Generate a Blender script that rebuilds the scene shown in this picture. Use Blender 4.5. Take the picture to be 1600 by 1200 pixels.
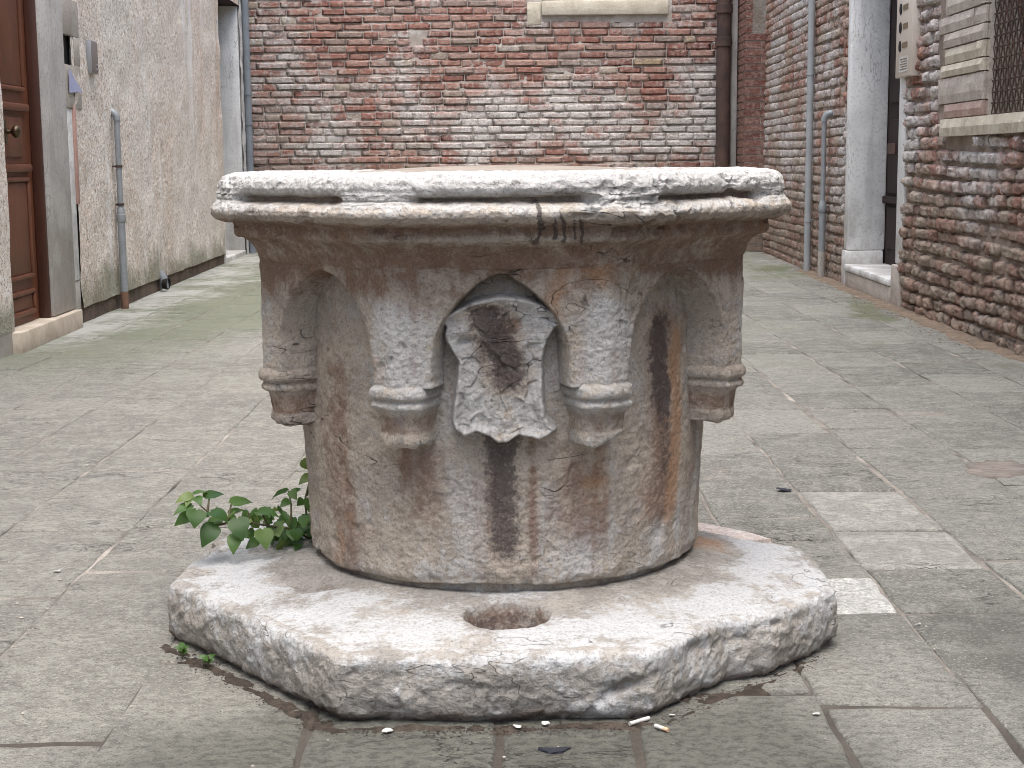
import bpy, math, random
import numpy as np
from math import radians, sin, cos, pi
from mathutils import Matrix, Vector

for o in list(bpy.data.objects): bpy.data.objects.remove(o)
SC = bpy.context.scene
COL = SC.collection
R = random.Random(7)

# ---------------------------------------------------------------- camera
CAM_H, FPX = 1.0, 2400.0
PITCH, ROLL = math.atan(350 / 2400.0), radians(0.5)
cam_d = bpy.data.cameras.new('camera'); cam = bpy.data.objects.new('camera', cam_d); COL.objects.link(cam)
cam_d.sensor_width = 36; cam_d.lens = FPX / 1600 * 36; cam_d.clip_end = 400; cam_d.clip_start = 0.05
_f = Vector((0, cos(PITCH), -sin(PITCH))); _u = Vector((0, sin(PITCH), cos(PITCH))); _x = Vector((1, 0, 0))
_r = cos(ROLL) * _x - sin(ROLL) * _u; _up = sin(ROLL) * _x + cos(ROLL) * _u
cam.matrix_world = Matrix((( _r.x, _up.x, -_f.x, 0), (_r.y, _up.y, -_f.y, 0), (_r.z, _up.z, -_f.z, CAM_H), (0, 0, 0, 1)))
SC.camera = cam

# ---------------------------------------------------------------- sky and sun
SUN_EL, SUN_AZ = radians(76), radians(172)      # azimuth clockwise from +Y: high, behind the viewer's right shoulder
w = bpy.data.worlds.new('World'); SC.world = w; w.use_nodes = True
nt = w.node_tree; nt.nodes.clear()
sky = nt.nodes.new('ShaderNodeTexSky'); sky.sky_type = 'NISHITA'; sky.sun_disc = False
sky.sun_elevation = SUN_EL; sky.sun_rotation = SUN_AZ; sky.dust_density = 4.0; sky.air_density = 1.0; sky.ozone_density = 1.0
hs = nt.nodes.new('ShaderNodeHueSaturation'); hs.inputs['Saturation'].default_value = 0.8
bg = nt.nodes.new('ShaderNodeBackground'); bg.inputs['Strength'].default_value = 0.135
wo = nt.nodes.new('ShaderNodeOutputWorld')
nt.links.new(sky.outputs[0], hs.inputs['Color']); nt.links.new(hs.outputs[0], bg.inputs[0]); nt.links.new(bg.outputs[0], wo.inputs[0])
sl = bpy.data.lights.new('sun', 'SUN'); sl.energy = 1.45; sl.angle = radians(58); sl.color = (1, 0.99, 0.965)
so = bpy.data.objects.new('sun', sl); COL.objects.link(so)
sdir = Vector((sin(SUN_AZ) * cos(SUN_EL), cos(SUN_AZ) * cos(SUN_EL), sin(SUN_EL)))
so.rotation_euler = sdir.to_track_quat('Z', 'Y').to_euler(); so.location = (0, 0, 12)
SC.view_settings.view_transform = 'Standard'; SC.view_settings.look = 'None'
SC.cycles.use_denoising = True; SC.cycles.filter_width = 0.9; SC.cycles.use_adaptive_sampling = True; SC.cycles.adaptive_threshold = 0.02; SC.cycles.max_bounces = 5; SC.cycles.diffuse_bounces = 3; SC.cycles.glossy_bounces = 2
SC.view_settings.gamma = 1; SC.view_settings.exposure = 1.38

# ---------------------------------------------------------------- numpy noise
_rs = np.random.RandomState(11)
_perm = np.concatenate([_rs.permutation(256)] * 3)
_grad = _rs.normal(size=(256, 3)); _grad /= np.linalg.norm(_grad, axis=1)[:, None]
def perlin(P):
    P = np.asarray(P, float); i = np.floor(P).astype(int); f = P - i; i &= 255
    u = f * f * f * (f * (f * 6 - 15) + 10); out = 0
    for dx in (0, 1):
        wx = u[..., 0] if dx else 1 - u[..., 0]
        for dy in (0, 1):
            wy = u[..., 1] if dy else 1 - u[..., 1]
            for dz in (0, 1):
                wz = u[..., 2] if dz else 1 - u[..., 2]
                h = _perm[_perm[_perm[(i[..., 0] + dx) & 255] + ((i[..., 1] + dy) & 255)] + ((i[..., 2] + dz) & 255)]
                g = _grad[h]
                out = out + wx * wy * wz * (g[..., 0] * (f[..., 0] - dx) + g[..., 1] * (f[..., 1] - dy) + g[..., 2] * (f[..., 2] - dz))
    return out * 1.6
def fbm(P, s=1.0, o=4, g=0.5, off=0.0, st=(1, 1, 1)):
    P = np.asarray(P, float) * np.array(st) * s + off; a, t, n = 1.0, 0.0, 0.0
    for k in range(o):
        t = t + a * perlin(P + k * 17.3); n += a; a *= g; P = P * 2.03
    return t / n * 1.4
def facets(P, s, seed=0, st=(1, 1, 1)):
    """hewn-stone field: every cell of a jittered lattice is a randomly tilted plane"""
    P = np.asarray(P, float) * np.array(st) * s; i = np.floor(P).astype(int); best = np.full(P.shape[:-1], 9e9); out = np.zeros(P.shape[:-1])
    rs = np.random.RandomState(100 + seed); J = rs.rand(4096, 3); G = rs.normal(size=(4096, 3)); G /= np.linalg.norm(G, axis=1)[:, None]; O = rs.rand(4096)
    for dx in (-1, 0, 1):
        for dy in (-1, 0, 1):
            for dz in (-1, 0, 1):
                c = i + np.array([dx, dy, dz]); h = (c[..., 0] * 73 + c[..., 1] * 179 + c[..., 2] * 283) & 4095
                v = P - (c + J[h]); d = (v * v).sum(-1); m = d < best
                val = (v * G[h]).sum(-1) * 0.8 + (O[h] - 0.5) * 0.6
                best = np.where(m, d, best); out = np.where(m, val, out)
    return out
def sst(a, b, x):
    t = np.clip((x - a) / (b - a), 0, 1); return t * t * (3 - 2 * t)

# ---------------------------------------------------------------- mesh helpers
def make_mesh(name, V, F, smooth=True, attrs=None):
    V = np.ascontiguousarray(V, dtype=np.float32).reshape(-1, 3)
    me = bpy.data.meshes.new(name)
    if isinstance(F, np.ndarray):
        F = np.ascontiguousarray(F, dtype=np.int32); n, k = F.shape
        me.vertices.add(len(V)); me.vertices.foreach_set('co', V.ravel())
        me.loops.add(n * k); me.loops.foreach_set('vertex_index', F.ravel())
        me.polygons.add(n); me.polygons.foreach_set('loop_start', np.arange(0, n * k, k, dtype=np.int32))
        me.update(calc_edges=True); me.validate()
    else:
        me.from_pydata([tuple(map(float, v)) for v in V], [], [tuple(int(i) for i in f) for f in F]); me.update()
    if smooth: me.polygons.foreach_set('use_smooth', np.ones(len(me.polygons), dtype=bool))
    for k, a in (attrs or {}).items():
        at = me.attributes.new(k, 'FLOAT', 'POINT'); at.data.foreach_set('value', np.ascontiguousarray(a, dtype=np.float32).ravel())
    return me
def grid_faces(n, m, closed=False):
    i = np.arange(n if closed else n - 1)[:, None]; j = np.arange(m - 1)[None, :]
    i2 = (i + 1) % n
    return np.stack([i * m + j, i2 * m + j, i2 * m + j + 1, i * m + j + 1], -1).reshape(-1, 4)
def link(name, me, mat=None, parent=None, **kw):
    o = bpy.data.objects.new(name, me); COL.objects.link(o)
    if mat is not None and me is not None and not me.materials: me.materials.append(mat)
    if parent is not None: o.parent = parent
    for k, v in kw.items(): o[k] = v
    return o
def thing(name, label, cat, loc=(0, 0, 0), group=None):
    o = bpy.data.objects.new(name, None); COL.objects.link(o); o.location = loc; o.empty_display_size = 0.1
    o['label'] = label; o['category'] = cat
    if group: o['group'] = group
    return o
def tag(o, label, cat, group=None):
    o['label'] = label; o['category'] = cat
    if group: o['group'] = group
    return o
class MB:
    """collects boxes / tubes / grids into one mesh (world or local coordinates)"""
    def __init__(s): s.v = []; s.f = []
    def add(s, V, F):
        b = len(s.v); s.v += [tuple(map(float, p)) for p in V]; s.f += [tuple(int(i) + b for i in f) for f in F]; return s
    def box(s, a, b, bev=0.0):
        x0, y0, z0 = a; x1, y1, z1 = b
        if bev <= 0:
            V = [(x, y, z) for x in (x0, x1) for y in (y0, y1) for z in (z0, z1)]
            return s.add(V, [(0, 1, 3, 2), (4, 6, 7, 5), (0, 4, 5, 1), (2, 3, 7, 6), (0, 2, 6, 4), (1, 5, 7, 3)])
        import bmesh
        bm = bmesh.new(); bmesh.ops.create_cube(bm, size=1)
        for v in bm.verts: v.co = Vector(((x0 + x1) / 2 + v.co.x * (x1 - x0), (y0 + y1) / 2 + v.co.y * (y1 - y0), (z0 + z1) / 2 + v.co.z * (z1 - z0)))
        bmesh.ops.bevel(bm, geom=bm.edges[:], offset=bev, segments=2, affect='EDGES', profile=0.5)
        bm.verts.index_update(); s.add([v.co for v in bm.verts], [[v.index for v in f.verts] for f in bm.faces]); bm.free(); return s
    def tube(s, pts, rad, n=12, cap=True):
        pts = [Vector(p) for p in pts]; rads = rad if isinstance(rad, (list, tuple)) else [rad] * len(pts)
        V = []; prev = None
        for i, p in enumerate(pts):
            t = (pts[min(i + 1, len(pts) - 1)] - pts[max(i - 1, 0)]).normalized()
            a = prev if prev is not None else (Vector((1, 0, 0)) if abs(t.x) < 0.8 else Vector((0, 1, 0)))
            a = (a - t * a.dot(t)).normalized(); b = t.cross(a); prev = a
            for k in range(n): V.append(p + rads[i] * (cos(2 * pi * k / n) * a + sin(2 * pi * k / n) * b))
        F = [(i * n + k, i * n + (k + 1) % n, (i + 1) * n + (k + 1) % n, (i + 1) * n + k) for i in range(len(pts) - 1) for k in range(n)]
        if cap: F += [tuple(range(n))[::-1], tuple((len(pts) - 1) * n + k for k in range(n))]
        return s.add(V, F)
    def mesh(s, name, smooth=False):
        me = make_mesh(name, np.array(s.v), s.f, smooth)
        return me
def build(name, mb, mat, parent=None, smooth=False, **kw):
    o = link(name, mb.mesh(name, False), mat, parent, **kw)
    if smooth:
        me = o.data; me.polygons.foreach_set('use_smooth', np.ones(len(me.polygons), dtype=bool))
        try: me.set_sharp_from_angle(angle=radians(40))
        except Exception: pass
    return o

# ---------------------------------------------------------------- material helpers
class NG:
    def __init__(s, name, rough=0.85, spec=0.25):
        s.m = bpy.data.materials.new(name); s.m.use_nodes = True; s.t = s.m.node_tree
        s.b = s.t.nodes['Principled BSDF']; s.b.inputs['Roughness'].default_value = rough
        s.b.inputs['Specular IOR Level'].default_value = spec
        g = s.t.nodes.new('ShaderNodeNewGeometry'); s.pos = g.outputs['Position']; s.isl = g.outputs['Random Per Island']
    def put(s, sock, v):
        if isinstance(v, bpy.types.NodeSocket): s.t.links.new(v, sock)
        elif isinstance(v, (tuple, list)) and sock.type == 'RGBA' and len(v) == 3: sock.default_value = (*v, 1)
        else: sock.default_value = v
    def math(s, op, a, b=0.0, c=0.0, clamp=False):
        n = s.t.nodes.new('ShaderNodeMath'); n.operation = op; n.use_clamp = clamp
        s.put(n.inputs[0], a); s.put(n.inputs[1], b); s.put(n.inputs[2], c); return n.outputs[0]
    def mix(s, fac, a, b, mode='MIX'):
        n = s.t.nodes.new('ShaderNodeMix'); n.data_type = 'RGBA'; n.blend_type = mode
        s.put(n.inputs[0], fac); s.put(n.inputs[6], a); s.put(n.inputs[7], b); return n.outputs[2]
    def vec(s, scale=(1, 1, 1), loc=(0, 0, 0), src=None):
        n = s.t.nodes.new('ShaderNodeMapping'); s.put(n.inputs[0], src or s.pos); n.inputs['Scale'].default_value = scale; n.inputs['Location'].default_value = loc
        return n.outputs[0]
    def noise(s, scale, detail=4, rough=0.55, v=None, dist=0.0):
        n = s.t.nodes.new('ShaderNodeTexNoise'); s.put(n.inputs['Vector'], v or s.pos)
        n.inputs['Scale'].default_value = scale; n.inputs['Detail'].default_value = detail; n.inputs['Roughness'].default_value = rough; n.inputs['Distortion'].default_value = dist
        return n.outputs['Fac']
    def voro(s, scale, v=None, feature='F1', out='Distance'):
        n = s.t.nodes.new('ShaderNodeTexVoronoi'); n.feature = feature; s.put(n.inputs['Vector'], v or s.pos); n.inputs['Scale'].default_value = scale
        return n.outputs[out]
    def step(s, x, a, b):       # smoothstep a..b -> 0..1
        n = s.t.nodes.new('ShaderNodeMapRange'); n.interpolation_type = 'SMOOTHSTEP'; s.put(n.inputs[0], x)
        s.put(n.inputs[1], a); s.put(n.inputs[2], b); return n.outputs[0]
    def ramp(s, x, stops, interp='LINEAR'):
        n = s.t.nodes.new('ShaderNodeValToRGB'); s.put(n.inputs[0], x); cr = n.color_ramp; cr.interpolation = interp
        while len(cr.elements) < len(stops): cr.elements.new(0.5)
        for e, (p, c) in zip(cr.elements, stops): e.position = p; e.color = (*c, 1) if len(c) == 3 else c
        return n.outputs[0]
    def attr(s, name):
        n = s.t.nodes.new('ShaderNodeAttribute'); n.attribute_name = name; return n.outputs['Fac']
    def xyz(s):
        n = s.t.nodes.new('ShaderNodeSeparateXYZ'); s.put(n.inputs[0], s.pos); return n.outputs
    def objrand(s):
        n = s.t.nodes.new('ShaderNodeObjectInfo'); return n.outputs['Random']
    def bump(s, h, strength=0.5, dist=0.01, nrm=None):
        n = s.t.nodes.new('ShaderNodeBump'); n.inputs['Strength'].default_value = strength; n.inputs['Distance'].default_value = dist
        s.put(n.inputs['Height'], h)
        if nrm: s.put(n.inputs['Normal'], nrm)
        return n.outputs[0]
    def done(s, col=None, rough=None, nrm=None, metal=None):
        if col is not None: s.put(s.b.inputs['Base Color'], col)
        if rough is not None: s.put(s.b.inputs['Roughness'], rough)
        if metal is not None: s.put(s.b.inputs['Metallic'], metal)
        if nrm is not None: s.put(s.b.inputs['Normal'], nrm)
        return s.m

def stone_mat(name, base, base2, white, crack=1.0, fine=70, amp=0.006):
    g = NG(name, 0.8, 0.25)
    n1 = g.noise(6, 5); n2 = g.noise(30, 5, 0.7); n3 = g.noise(fine, 4, 0.75); n4 = g.noise(fine * 3, 3, 0.7); pits = g.voro(fine * 1.2)
    c = g.mix(g.step(n1, 0.38, 0.62), base, base2)
    c = g.mix(g.math('MULTIPLY', g.step(n2, 0.47, 0.58), 0.5), c, tuple(x * 0.52 for x in base))
    wf = g.math('ADD', g.attr('white'), g.math('MULTIPLY', g.math('SUBTRACT', n2, 0.5), 1.3))
    wf = g.math('ADD', wf, g.math('MULTIPLY', g.math('SUBTRACT', n3, 0.5), 1.2))
    wm = g.step(wf, 0.22, 0.72)
    c = g.mix(g.math('MULTIPLY', wm, 0.9), c, white)
    br = g.math('ADD', g.attr('brown'), g.math('MULTIPLY', g.math('SUBTRACT', n2, 0.5), 1.2))
    br = g.math('ADD', br, g.math('MULTIPLY', g.math('SUBTRACT', n3, 0.5), 0.8))
    c = g.mix(g.math('MULTIPLY', g.step(br, 0.2, 0.9), 0.84), c, (0.20, 0.122, 0.085))
    og = g.math('ADD', g.attr('ochre'), g.math('MULTIPLY', g.math('SUBTRACT', n2, 0.5), 1.0))
    c = g.mix(g.math('MULTIPLY', g.step(og, 0.25, 0.9), 0.7), c, (0.40, 0.23, 0.125))
    dk = g.math('ADD', g.attr('dark'), g.math('MULTIPLY', g.math('SUBTRACT', n3, 0.5), 1.6))
    c = g.mix(g.math('MULTIPLY', g.step(dk, 0.3, 0.8), 0.85), c, (0.072, 0.058, 0.056))
    # fine grain and lichen speckle, hairline cracks
    c = g.mix(g.math('MULTIPLY', g.step(n4, 0.52, 0.64), 0.38), c, (0.10, 0.08, 0.07))
    c = g.mix(g.math('MULTIPLY', g.step(n4, 0.44, 0.32), 0.20), c, tuple(min(1, x * 1.1) for x in white))
    sp = g.math('MULTIPLY', g.step(g.noise(120, 3, 0.75), 0.62, 0.70), g.step(g.noise(9, 3), 0.42, 0.62))
    c = g.mix(g.math('MULTIPLY', sp, 0.55), c, (0.06, 0.05, 0.046))
    cv = g.vec((1, 1, 3.2))
    ck = g.math('ABSOLUTE', g.math('SUBTRACT', g.noise(3.2, 3, 0.6, cv, 0.6), 0.5))
    gate = g.step(g.noise(3.4, 2, 0.5, g.vec((1, 1, 1), (3, 1, 7))), 0.50, 0.58)
    cm = g.math('MULTIPLY', g.math('SUBTRACT', 1.0, g.step(ck, 0.0, 0.0032)), g.math('MULTIPLY', gate, crack))
    c = g.mix(g.math('MULTIPLY', cm, 0.8), c, (0.05, 0.04, 0.038))
    h = g.math('ADD', g.math('MULTIPLY', n3, 0.9), g.math('MULTIPLY', n2, 0.45))
    h = g.math('ADD', h, g.math('MULTIPLY', pits, 0.35)); h = g.math('ADD', h, g.math('MULTIPLY', n4, 0.25))
    h = g.math('SUBTRACT', h, g.math('MULTIPLY', cm, 0.8))
    r = g.math('SUBTRACT', 0.88, g.math('MULTIPLY', wm, 0.22))
    return g.done(c, r, g.bump(h, 1.0, amp))
M = {}
M['well'] = stone_mat('well_stone', (0.455, 0.395, 0.33), (0.37, 0.325, 0.278), (0.49, 0.485, 0.475), amp=0.007)
M['slab'] = stone_mat('slab_stone', (0.37, 0.345, 0.312), (0.29, 0.272, 0.248), (0.51, 0.52, 0.53), crack=0.6, fine=52, amp=0.007)
M['pinkslab'] = stone_mat('pink_stone', (0.58, 0.46, 0.40), (0.52, 0.44, 0.40), (0.74, 0.70, 0.68))

def brick_mat(name, stops, whiteness, zlo, zhi, grime=0.4, dust=0.07, moss=0.45):
    g = NG(name, 0.9, 0.15)
    rnd = g.math('FRACT', g.math('ADD', g.objrand(), g.math('MULTIPLY', g.isl, 3.71)))
    rnd2 = g.math('FRACT', g.math('MULTIPLY', rnd, 17.31))
    c = g.ramp(rnd, stops)
    n1 = g.noise(1.1, 3); n2 = g.noise(22, 5, 0.65); n3 = g.noise(75, 4, 0.7); z = g.xyz()[2]
    c = g.mix(g.math('MULTIPLY', g.step(n2, 0.42, 0.62), 0.5), c, (0.45, 0.33, 0.28))
    c = g.mix(g.math('MULTIPLY', g.step(n3, 0.5, 0.7), grime), c, (0.12, 0.085, 0.075))
    wz = g.math('MULTIPLY', g.math('MULTIPLY', g.step(z, zlo, zlo + 0.35), g.math('SUBTRACT', 1.0, g.step(z, zhi, zhi + 0.8))), 0.30)
    wf = g.math('ADD', g.math('ADD', g.math('MULTIPLY', n1, 2.2), wz), g.math('MULTIPLY', rnd2, 0.22))
    wf = g.math('ADD', wf, g.math('MULTIPLY', n2, 0.9)); wf = g.math('ADD', wf, g.math('MULTIPLY', g.noise(4.5, 4, 0.6), 0.5))
    c = g.mix(g.math('MULTIPLY', g.step(wf, 2.16 - whiteness, 2.72 - whiteness), 0.88), c, (0.62, 0.60, 0.58))
    mg = g.math('ADD', g.math('MULTIPLY', g.math('SUBTRACT', 1.25, z), 0.9), g.math('SUBTRACT', g.noise(1.3, 4, 0.6, g.vec((1, 1, 1), (5, 5, 5))), 0.55))
    c = g.mix(g.math('MULTIPLY', g.step(mg, 0.15, 0.5), moss), c, (0.17, 0.16, 0.10))
    mz = g.math('SUBTRACT', 1.0, g.step(z, 0.2, 1.15))
    c = g.mix(g.math('MULTIPLY', mz, 0.5), c, (0.24, 0.20, 0.155))
    c = g.mix(dust, c, (0.47, 0.385, 0.33)); c = g.mix(g.math('MULTIPLY', g.step(g.noise(48, 4, 0.75), 0.53, 0.60), 0.5), c, (0.13, 0.095, 0.08))
    h = g.math('ADD', g.math('MULTIPLY', n2, 0.8), g.math('MULTIPLY', n3, 0.5))
    return g.done(c, None, g.bump(h, 1.0, 0.022))
RED = [(0.0, (0.20, 0.075, 0.06)), (0.2, (0.31, 0.125, 0.095)), (0.42, (0.38, 0.19, 0.15)), (0.66, (0.42, 0.26, 0.215)), (0.84, (0.27, 0.205, 0.18)), (0.94, (0.36, 0.30, 0.25)), (0.97, (0.40, 0.30, 0.18)), (1.0, (0.45, 0.41, 0.37))]
M['brick_back'] = brick_mat('old_red_brick', RED, 0.30, 0.85, 1.55)
WORN = [(0.0, (0.27, 0.105, 0.078)), (0.25, (0.40, 0.20, 0.15)), (0.5, (0.47, 0.315, 0.245)), (0.75, (0.43, 0.34, 0.28)), (1.0, (0.52, 0.44, 0.34))]
M['brick_right'] = brick_mat('worn_brick', WORN, 0.20, 0.3, 2.4, 0.6, 0.06, 0.10)
NEWB = [(0.0, (0.14, 0.052, 0.042)), (0.5, (0.19, 0.075, 0.058)), (1.0, (0.24, 0.115, 0.09))]
M['brick_new'] = brick_mat('pier_brick', NEWB, -0.35, 0.3, 2.0, 0.2, 0.05)
def plain(name, c1, c2, scale=8, rough=0.85, bs=0.5, bd=0.006, fine=60, dark=0.3, metal=None, spec=0.25, st=(1, 1, 1)):
    g = NG(name, rough, spec); v = g.vec(st); n = g.noise(scale, 5, 0.6, v); f = g.noise(fine, 4, 0.7, v)
    c = g.mix(g.step(n, 0.35, 0.65), c1, c2)
    c = g.mix(g.math('MULTIPLY', g.step(f, 0.5, 0.72), dark), c, tuple(x * 0.35 for x in c1))
    return g.done(c, None, g.bump(g.math('ADD', g.math('MULTIPLY', n, 0.5), f), bs, bd), metal)
M['mortar'] = plain('lime_mortar', (0.52, 0.48, 0.44), (0.38, 0.33, 0.29), 7, 0.95, 0.9, 0.012, 45, 0.5)
M['mortar_dark'] = plain('dirty_mortar', (0.34, 0.28, 0.235), (0.22, 0.17, 0.14), 7, 0.95, 0.9, 0.014, 40, 0.5)
def dirty_stone(name, c1, c2, top=0.55):
    g = NG(name, 0.75, 0.25); x, y, z = g.xyz(); n = g.noise(4, 5, 0.6); f = g.noise(45, 4, 0.75); st = g.noise(7, 4, 0.6, g.vec((1, 1, 0.12)))
    c = g.mix(g.step(n, 0.38, 0.62), c1, c2); c = g.mix(g.math('MULTIPLY', g.step(st, 0.52, 0.64), 0.35), c, tuple(v * 0.55 for v in c1))
    c = g.mix(g.math('MULTIPLY', g.step(f, 0.53, 0.62), 0.4), c, tuple(v * 0.5 for v in c1))
    d = g.math('ADD', g.math('SUBTRACT', top, z), g.math('MULTIPLY', g.math('SUBTRACT', n, 0.5), 2.2))
    c = g.mix(g.math('MULTIPLY', g.step(d, 0.0, 0.6), 0.45), c, (0.30, 0.265, 0.215))
    ck = g.math('ABSOLUTE', g.math('SUBTRACT', g.noise(1.6, 4, 0.6, g.vec((2, 2, 0.5)), 0.3), 0.5)); c = g.mix(g.math('MULTIPLY', g.math('SUBTRACT', 1.0, g.step(ck, 0.0, 0.006)), 0.5), c, (0.2, 0.18, 0.16))
    return g.done(c, None, g.bump(g.math('ADD', f, n), 0.6, 0.006))
M['jamb'] = dirty_stone('istrian_stone', (0.76, 0.76, 0.75), (0.66, 0.66, 0.65))
M['jamb_worn'] = plain('pale_block', (0.52, 0.47, 0.41), (0.42, 0.37, 0.33), 9, 0.85, 0.8, 0.012, 40, 0.4)
M['block_pink'] = plain('pink_block', (0.42, 0.32, 0.28), (0.36, 0.25, 0.215), 9, 0.9, 0.8, 0.012, 40, 0.4)
M['sill'] = plain('yellowed_sill', (0.60, 0.55, 0.45), (0.48, 0.43, 0.34), 9, 0.85, 0.7, 0.01, 40, 0.3)
M['concrete'] = dirty_stone('grey_concrete', (0.48, 0.46, 0.43), (0.40, 0.38, 0.355), 0.9)
M['patchw'] = dirty_stone('old_cement', (0.44, 0.41, 0.365), (0.36, 0.325, 0.285), 0.3)
M['step'] = plain('travertine_step', (0.56, 0.49, 0.40), (0.44, 0.37, 0.29), 8, 0.7, 0.4, 0.004, 50, 0.25)
M['plinth'] = plain('damp_plinth', (0.16, 0.12, 0.09), (0.10, 0.08, 0.06), 6, 0.95, 0.9, 0.015, 40, 0.4)
M['dirt'] = plain('brown_dirt', (0.125, 0.10, 0.08), (0.065, 0.052, 0.042), 30, 0.98, 1.0, 0.02, 110, 0.7)
M['patchm'] = plain('brown_cement', (0.24, 0.21, 0.185), (0.16, 0.14, 0.125), 12, 0.95, 1.0, 0.012, 45, 0.5, st=(0.6, 1.3, 1))
M['sand'] = plain('sandy_dirt', (0.27, 0.205, 0.15), (0.18, 0.14, 0.105), 12, 0.98, 1.0, 0.015, 70, 0.55)
M['galv'] = plain('galvanised_pipe', (0.30, 0.32, 0.335), (0.25, 0.265, 0.28), 9, 0.55, 0.2, 0.002, 60, 0.2, 0.25, 0.4)
M['greypipe'] = plain('grey_plastic_pipe', (0.35, 0.37, 0.38), (0.30, 0.32, 0.33), 5, 0.55, 0.1, 0.002, 60, 0.12)
M['bluepipe'] = plain('blue_grey_pipe', (0.22, 0.245, 0.27), (0.18, 0.20, 0.225), 6, 0.5, 0.1, 0.002, 60, 0.2)
M['rust'] = plain('rusty_iron', (0.10, 0.062, 0.05), (0.058, 0.042, 0.038), 5, 0.8, 0.5, 0.005, 45, 0.4)
M['rust2'] = plain('orange_rust', (0.22, 0.12, 0.08), (0.15, 0.09, 0.065), 14, 0.85, 0.5, 0.004, 60, 0.4)
M['alu'] = plain('aluminium', (0.36, 0.36, 0.37), (0.33, 0.33, 0.34), 3, 0.4, 0.05, 0.001, 80, 0.05, 0.6, 0.5)
M['alu_face'] = plain('taupe_plate', (0.24, 0.21, 0.20), (0.22, 0.195, 0.185), 3, 0.5, 0.05, 0.001, 80, 0.05, 0.2, 0.5)
M['panel'] = plain('beige_metal', (0.60, 0.54, 0.47), (0.56, 0.50, 0.43), 4, 0.45, 0.05, 0.001, 80, 0.1, 0.1, 0.5)
M['black'] = plain('black_hole', (0.012, 0.011, 0.01), (0.02, 0.018, 0.016), 4, 0.7, 0.1, 0.001)
M['brass'] = plain('old_brass', (0.16, 0.11, 0.06), (0.09, 0.065, 0.045), 30, 0.4, 0.5, 0.003, 60, 0.3, 0.9, 0.5)
M['tagm'] = plain('brass_name_tag', (0.22, 0.17, 0.11), (0.17, 0.13, 0.09), 30, 0.5, 0.1, 0.001)
M['paper'] = plain('white_paper', (0.60, 0.59, 0.56), (0.48, 0.47, 0.44), 30, 0.7, 0.2, 0.002)
M['bluepaper'] = plain('blue_paper', (0.42, 0.44, 0.62), (0.40, 0.42, 0.60), 8, 0.7, 0.1, 0.002)
M['filter'] = plain('cigarette_filter', (0.55, 0.36, 0.22), (0.62, 0.45, 0.30), 60, 0.8, 0.1, 0.001)
M['tar'] = plain('black_tar', (0.022, 0.024, 0.032), (0.03, 0.032, 0.042), 20, 0.5, 0.4, 0.004)
M['cover'] = plain('well_cover_grey', (0.30, 0.26, 0.22), (0.24, 0.205, 0.17), 9, 0.85, 0.5, 0.004, 70, 0.3)
M['white_render'] = plain('white_render', (0.66, 0.66, 0.64), (0.50, 0.49, 0.47), 9, 0.9, 0.7, 0.008, 40, 0.35)
M['pinkline'] = plain('pink_plaster_edge', (0.42, 0.25, 0.21), (0.46, 0.31, 0.26), 12, 0.9, 0.4, 0.004)
def wood(name, c1, c2, rough):
    g = NG(name, rough, 0.4); v = g.vec((14, 14, 1.0)); n = g.noise(6, 6, 0.65, v, 0.6); f = g.noise(1.6, 3)
    c = g.mix(g.step(n, 0.3, 0.7), c1, c2); c = g.mix(g.math('MULTIPLY', g.step(f, 0.45, 0.7), 0.3), c, tuple(x * 1.5 for x in c1))
    return g.done(c, None, g.bump(n, 0.25, 0.003))
M['wood'] = wood('brown_door_wood', (0.165, 0.058, 0.027), (0.10, 0.036, 0.019), 0.5)
M['wood_frame'] = wood('dark_frame_wood', (0.075, 0.026, 0.016), (0.05, 0.02, 0.013), 0.45)
M['wood_dark'] = wood('deep_brown_wood', (0.022, 0.008, 0.007), (0.013, 0.006, 0.005), 0.8)
# stucco with pebble texture, streaks and moss near the ground
def stucco():
    g = NG('pebbledash', 0.95, 0.15); x, y, z = g.xyz()
    big = g.noise(0.9, 4, 0.55, g.vec((1, 1, 0.35))); n2 = g.noise(26, 4, 0.65); sp = g.noise(34, 4, 0.75); sp2 = g.noise(55, 3, 0.7, g.vec((1, 1, 1), (3, 7, 1)))
    c = g.mix(g.step(big, 0.36, 0.64), (0.72, 0.67, 0.60), (0.66, 0.55, 0.46))
    c = g.mix(g.math('MULTIPLY', g.step(n2, 0.50, 0.56), 0.7), c, (0.82, 0.79, 0.74))
    c = g.mix(g.math('MULTIPLY', g.step(sp, 0.55, 0.60), 0.62), c, (0.34, 0.25, 0.19))
    c = g.mix(g.math('MULTIPLY', g.step(sp2, 0.62, 0.66), 0.8), c, (0.13, 0.095, 0.075))
    st = g.noise(2.4, 4, 0.65, g.vec((1, 1, 0.10)))
    c = g.mix(g.math('MULTIPLY', g.step(st, 0.57, 0.64), 0.75), c, (0.80, 0.78, 0.75))
    st2 = g.noise(1.7, 4, 0.6, g.vec((1, 1, 0.14), (9, 4, 2)))
    c = g.mix(g.math('MULTIPLY', g.step(st2, 0.56, 0.70), 0.35), c, (0.42, 0.32, 0.24))
    mo = g.math('ADD', g.math('MULTIPLY', g.math('SUBTRACT', 0.46, z), 1.5), g.math('SUBTRACT', g.noise(1.9, 4), 0.56))
    c = g.mix(g.math('MULTIPLY', g.step(mo, 0.12, 0.42), 0.7), c, (0.17, 0.175, 0.11))
    h = g.math('ADD', g.math('MULTIPLY', n2, 1.0), g.math('MULTIPLY', sp, -0.9)); h = g.math('SUBTRACT', h, g.math('MULTIPLY', g.step(sp2, 0.60, 0.68), 0.5))
    return g.done(c, None, g.bump(h, 0.9, 0.014))
M['stucco'] = stucco()
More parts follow.
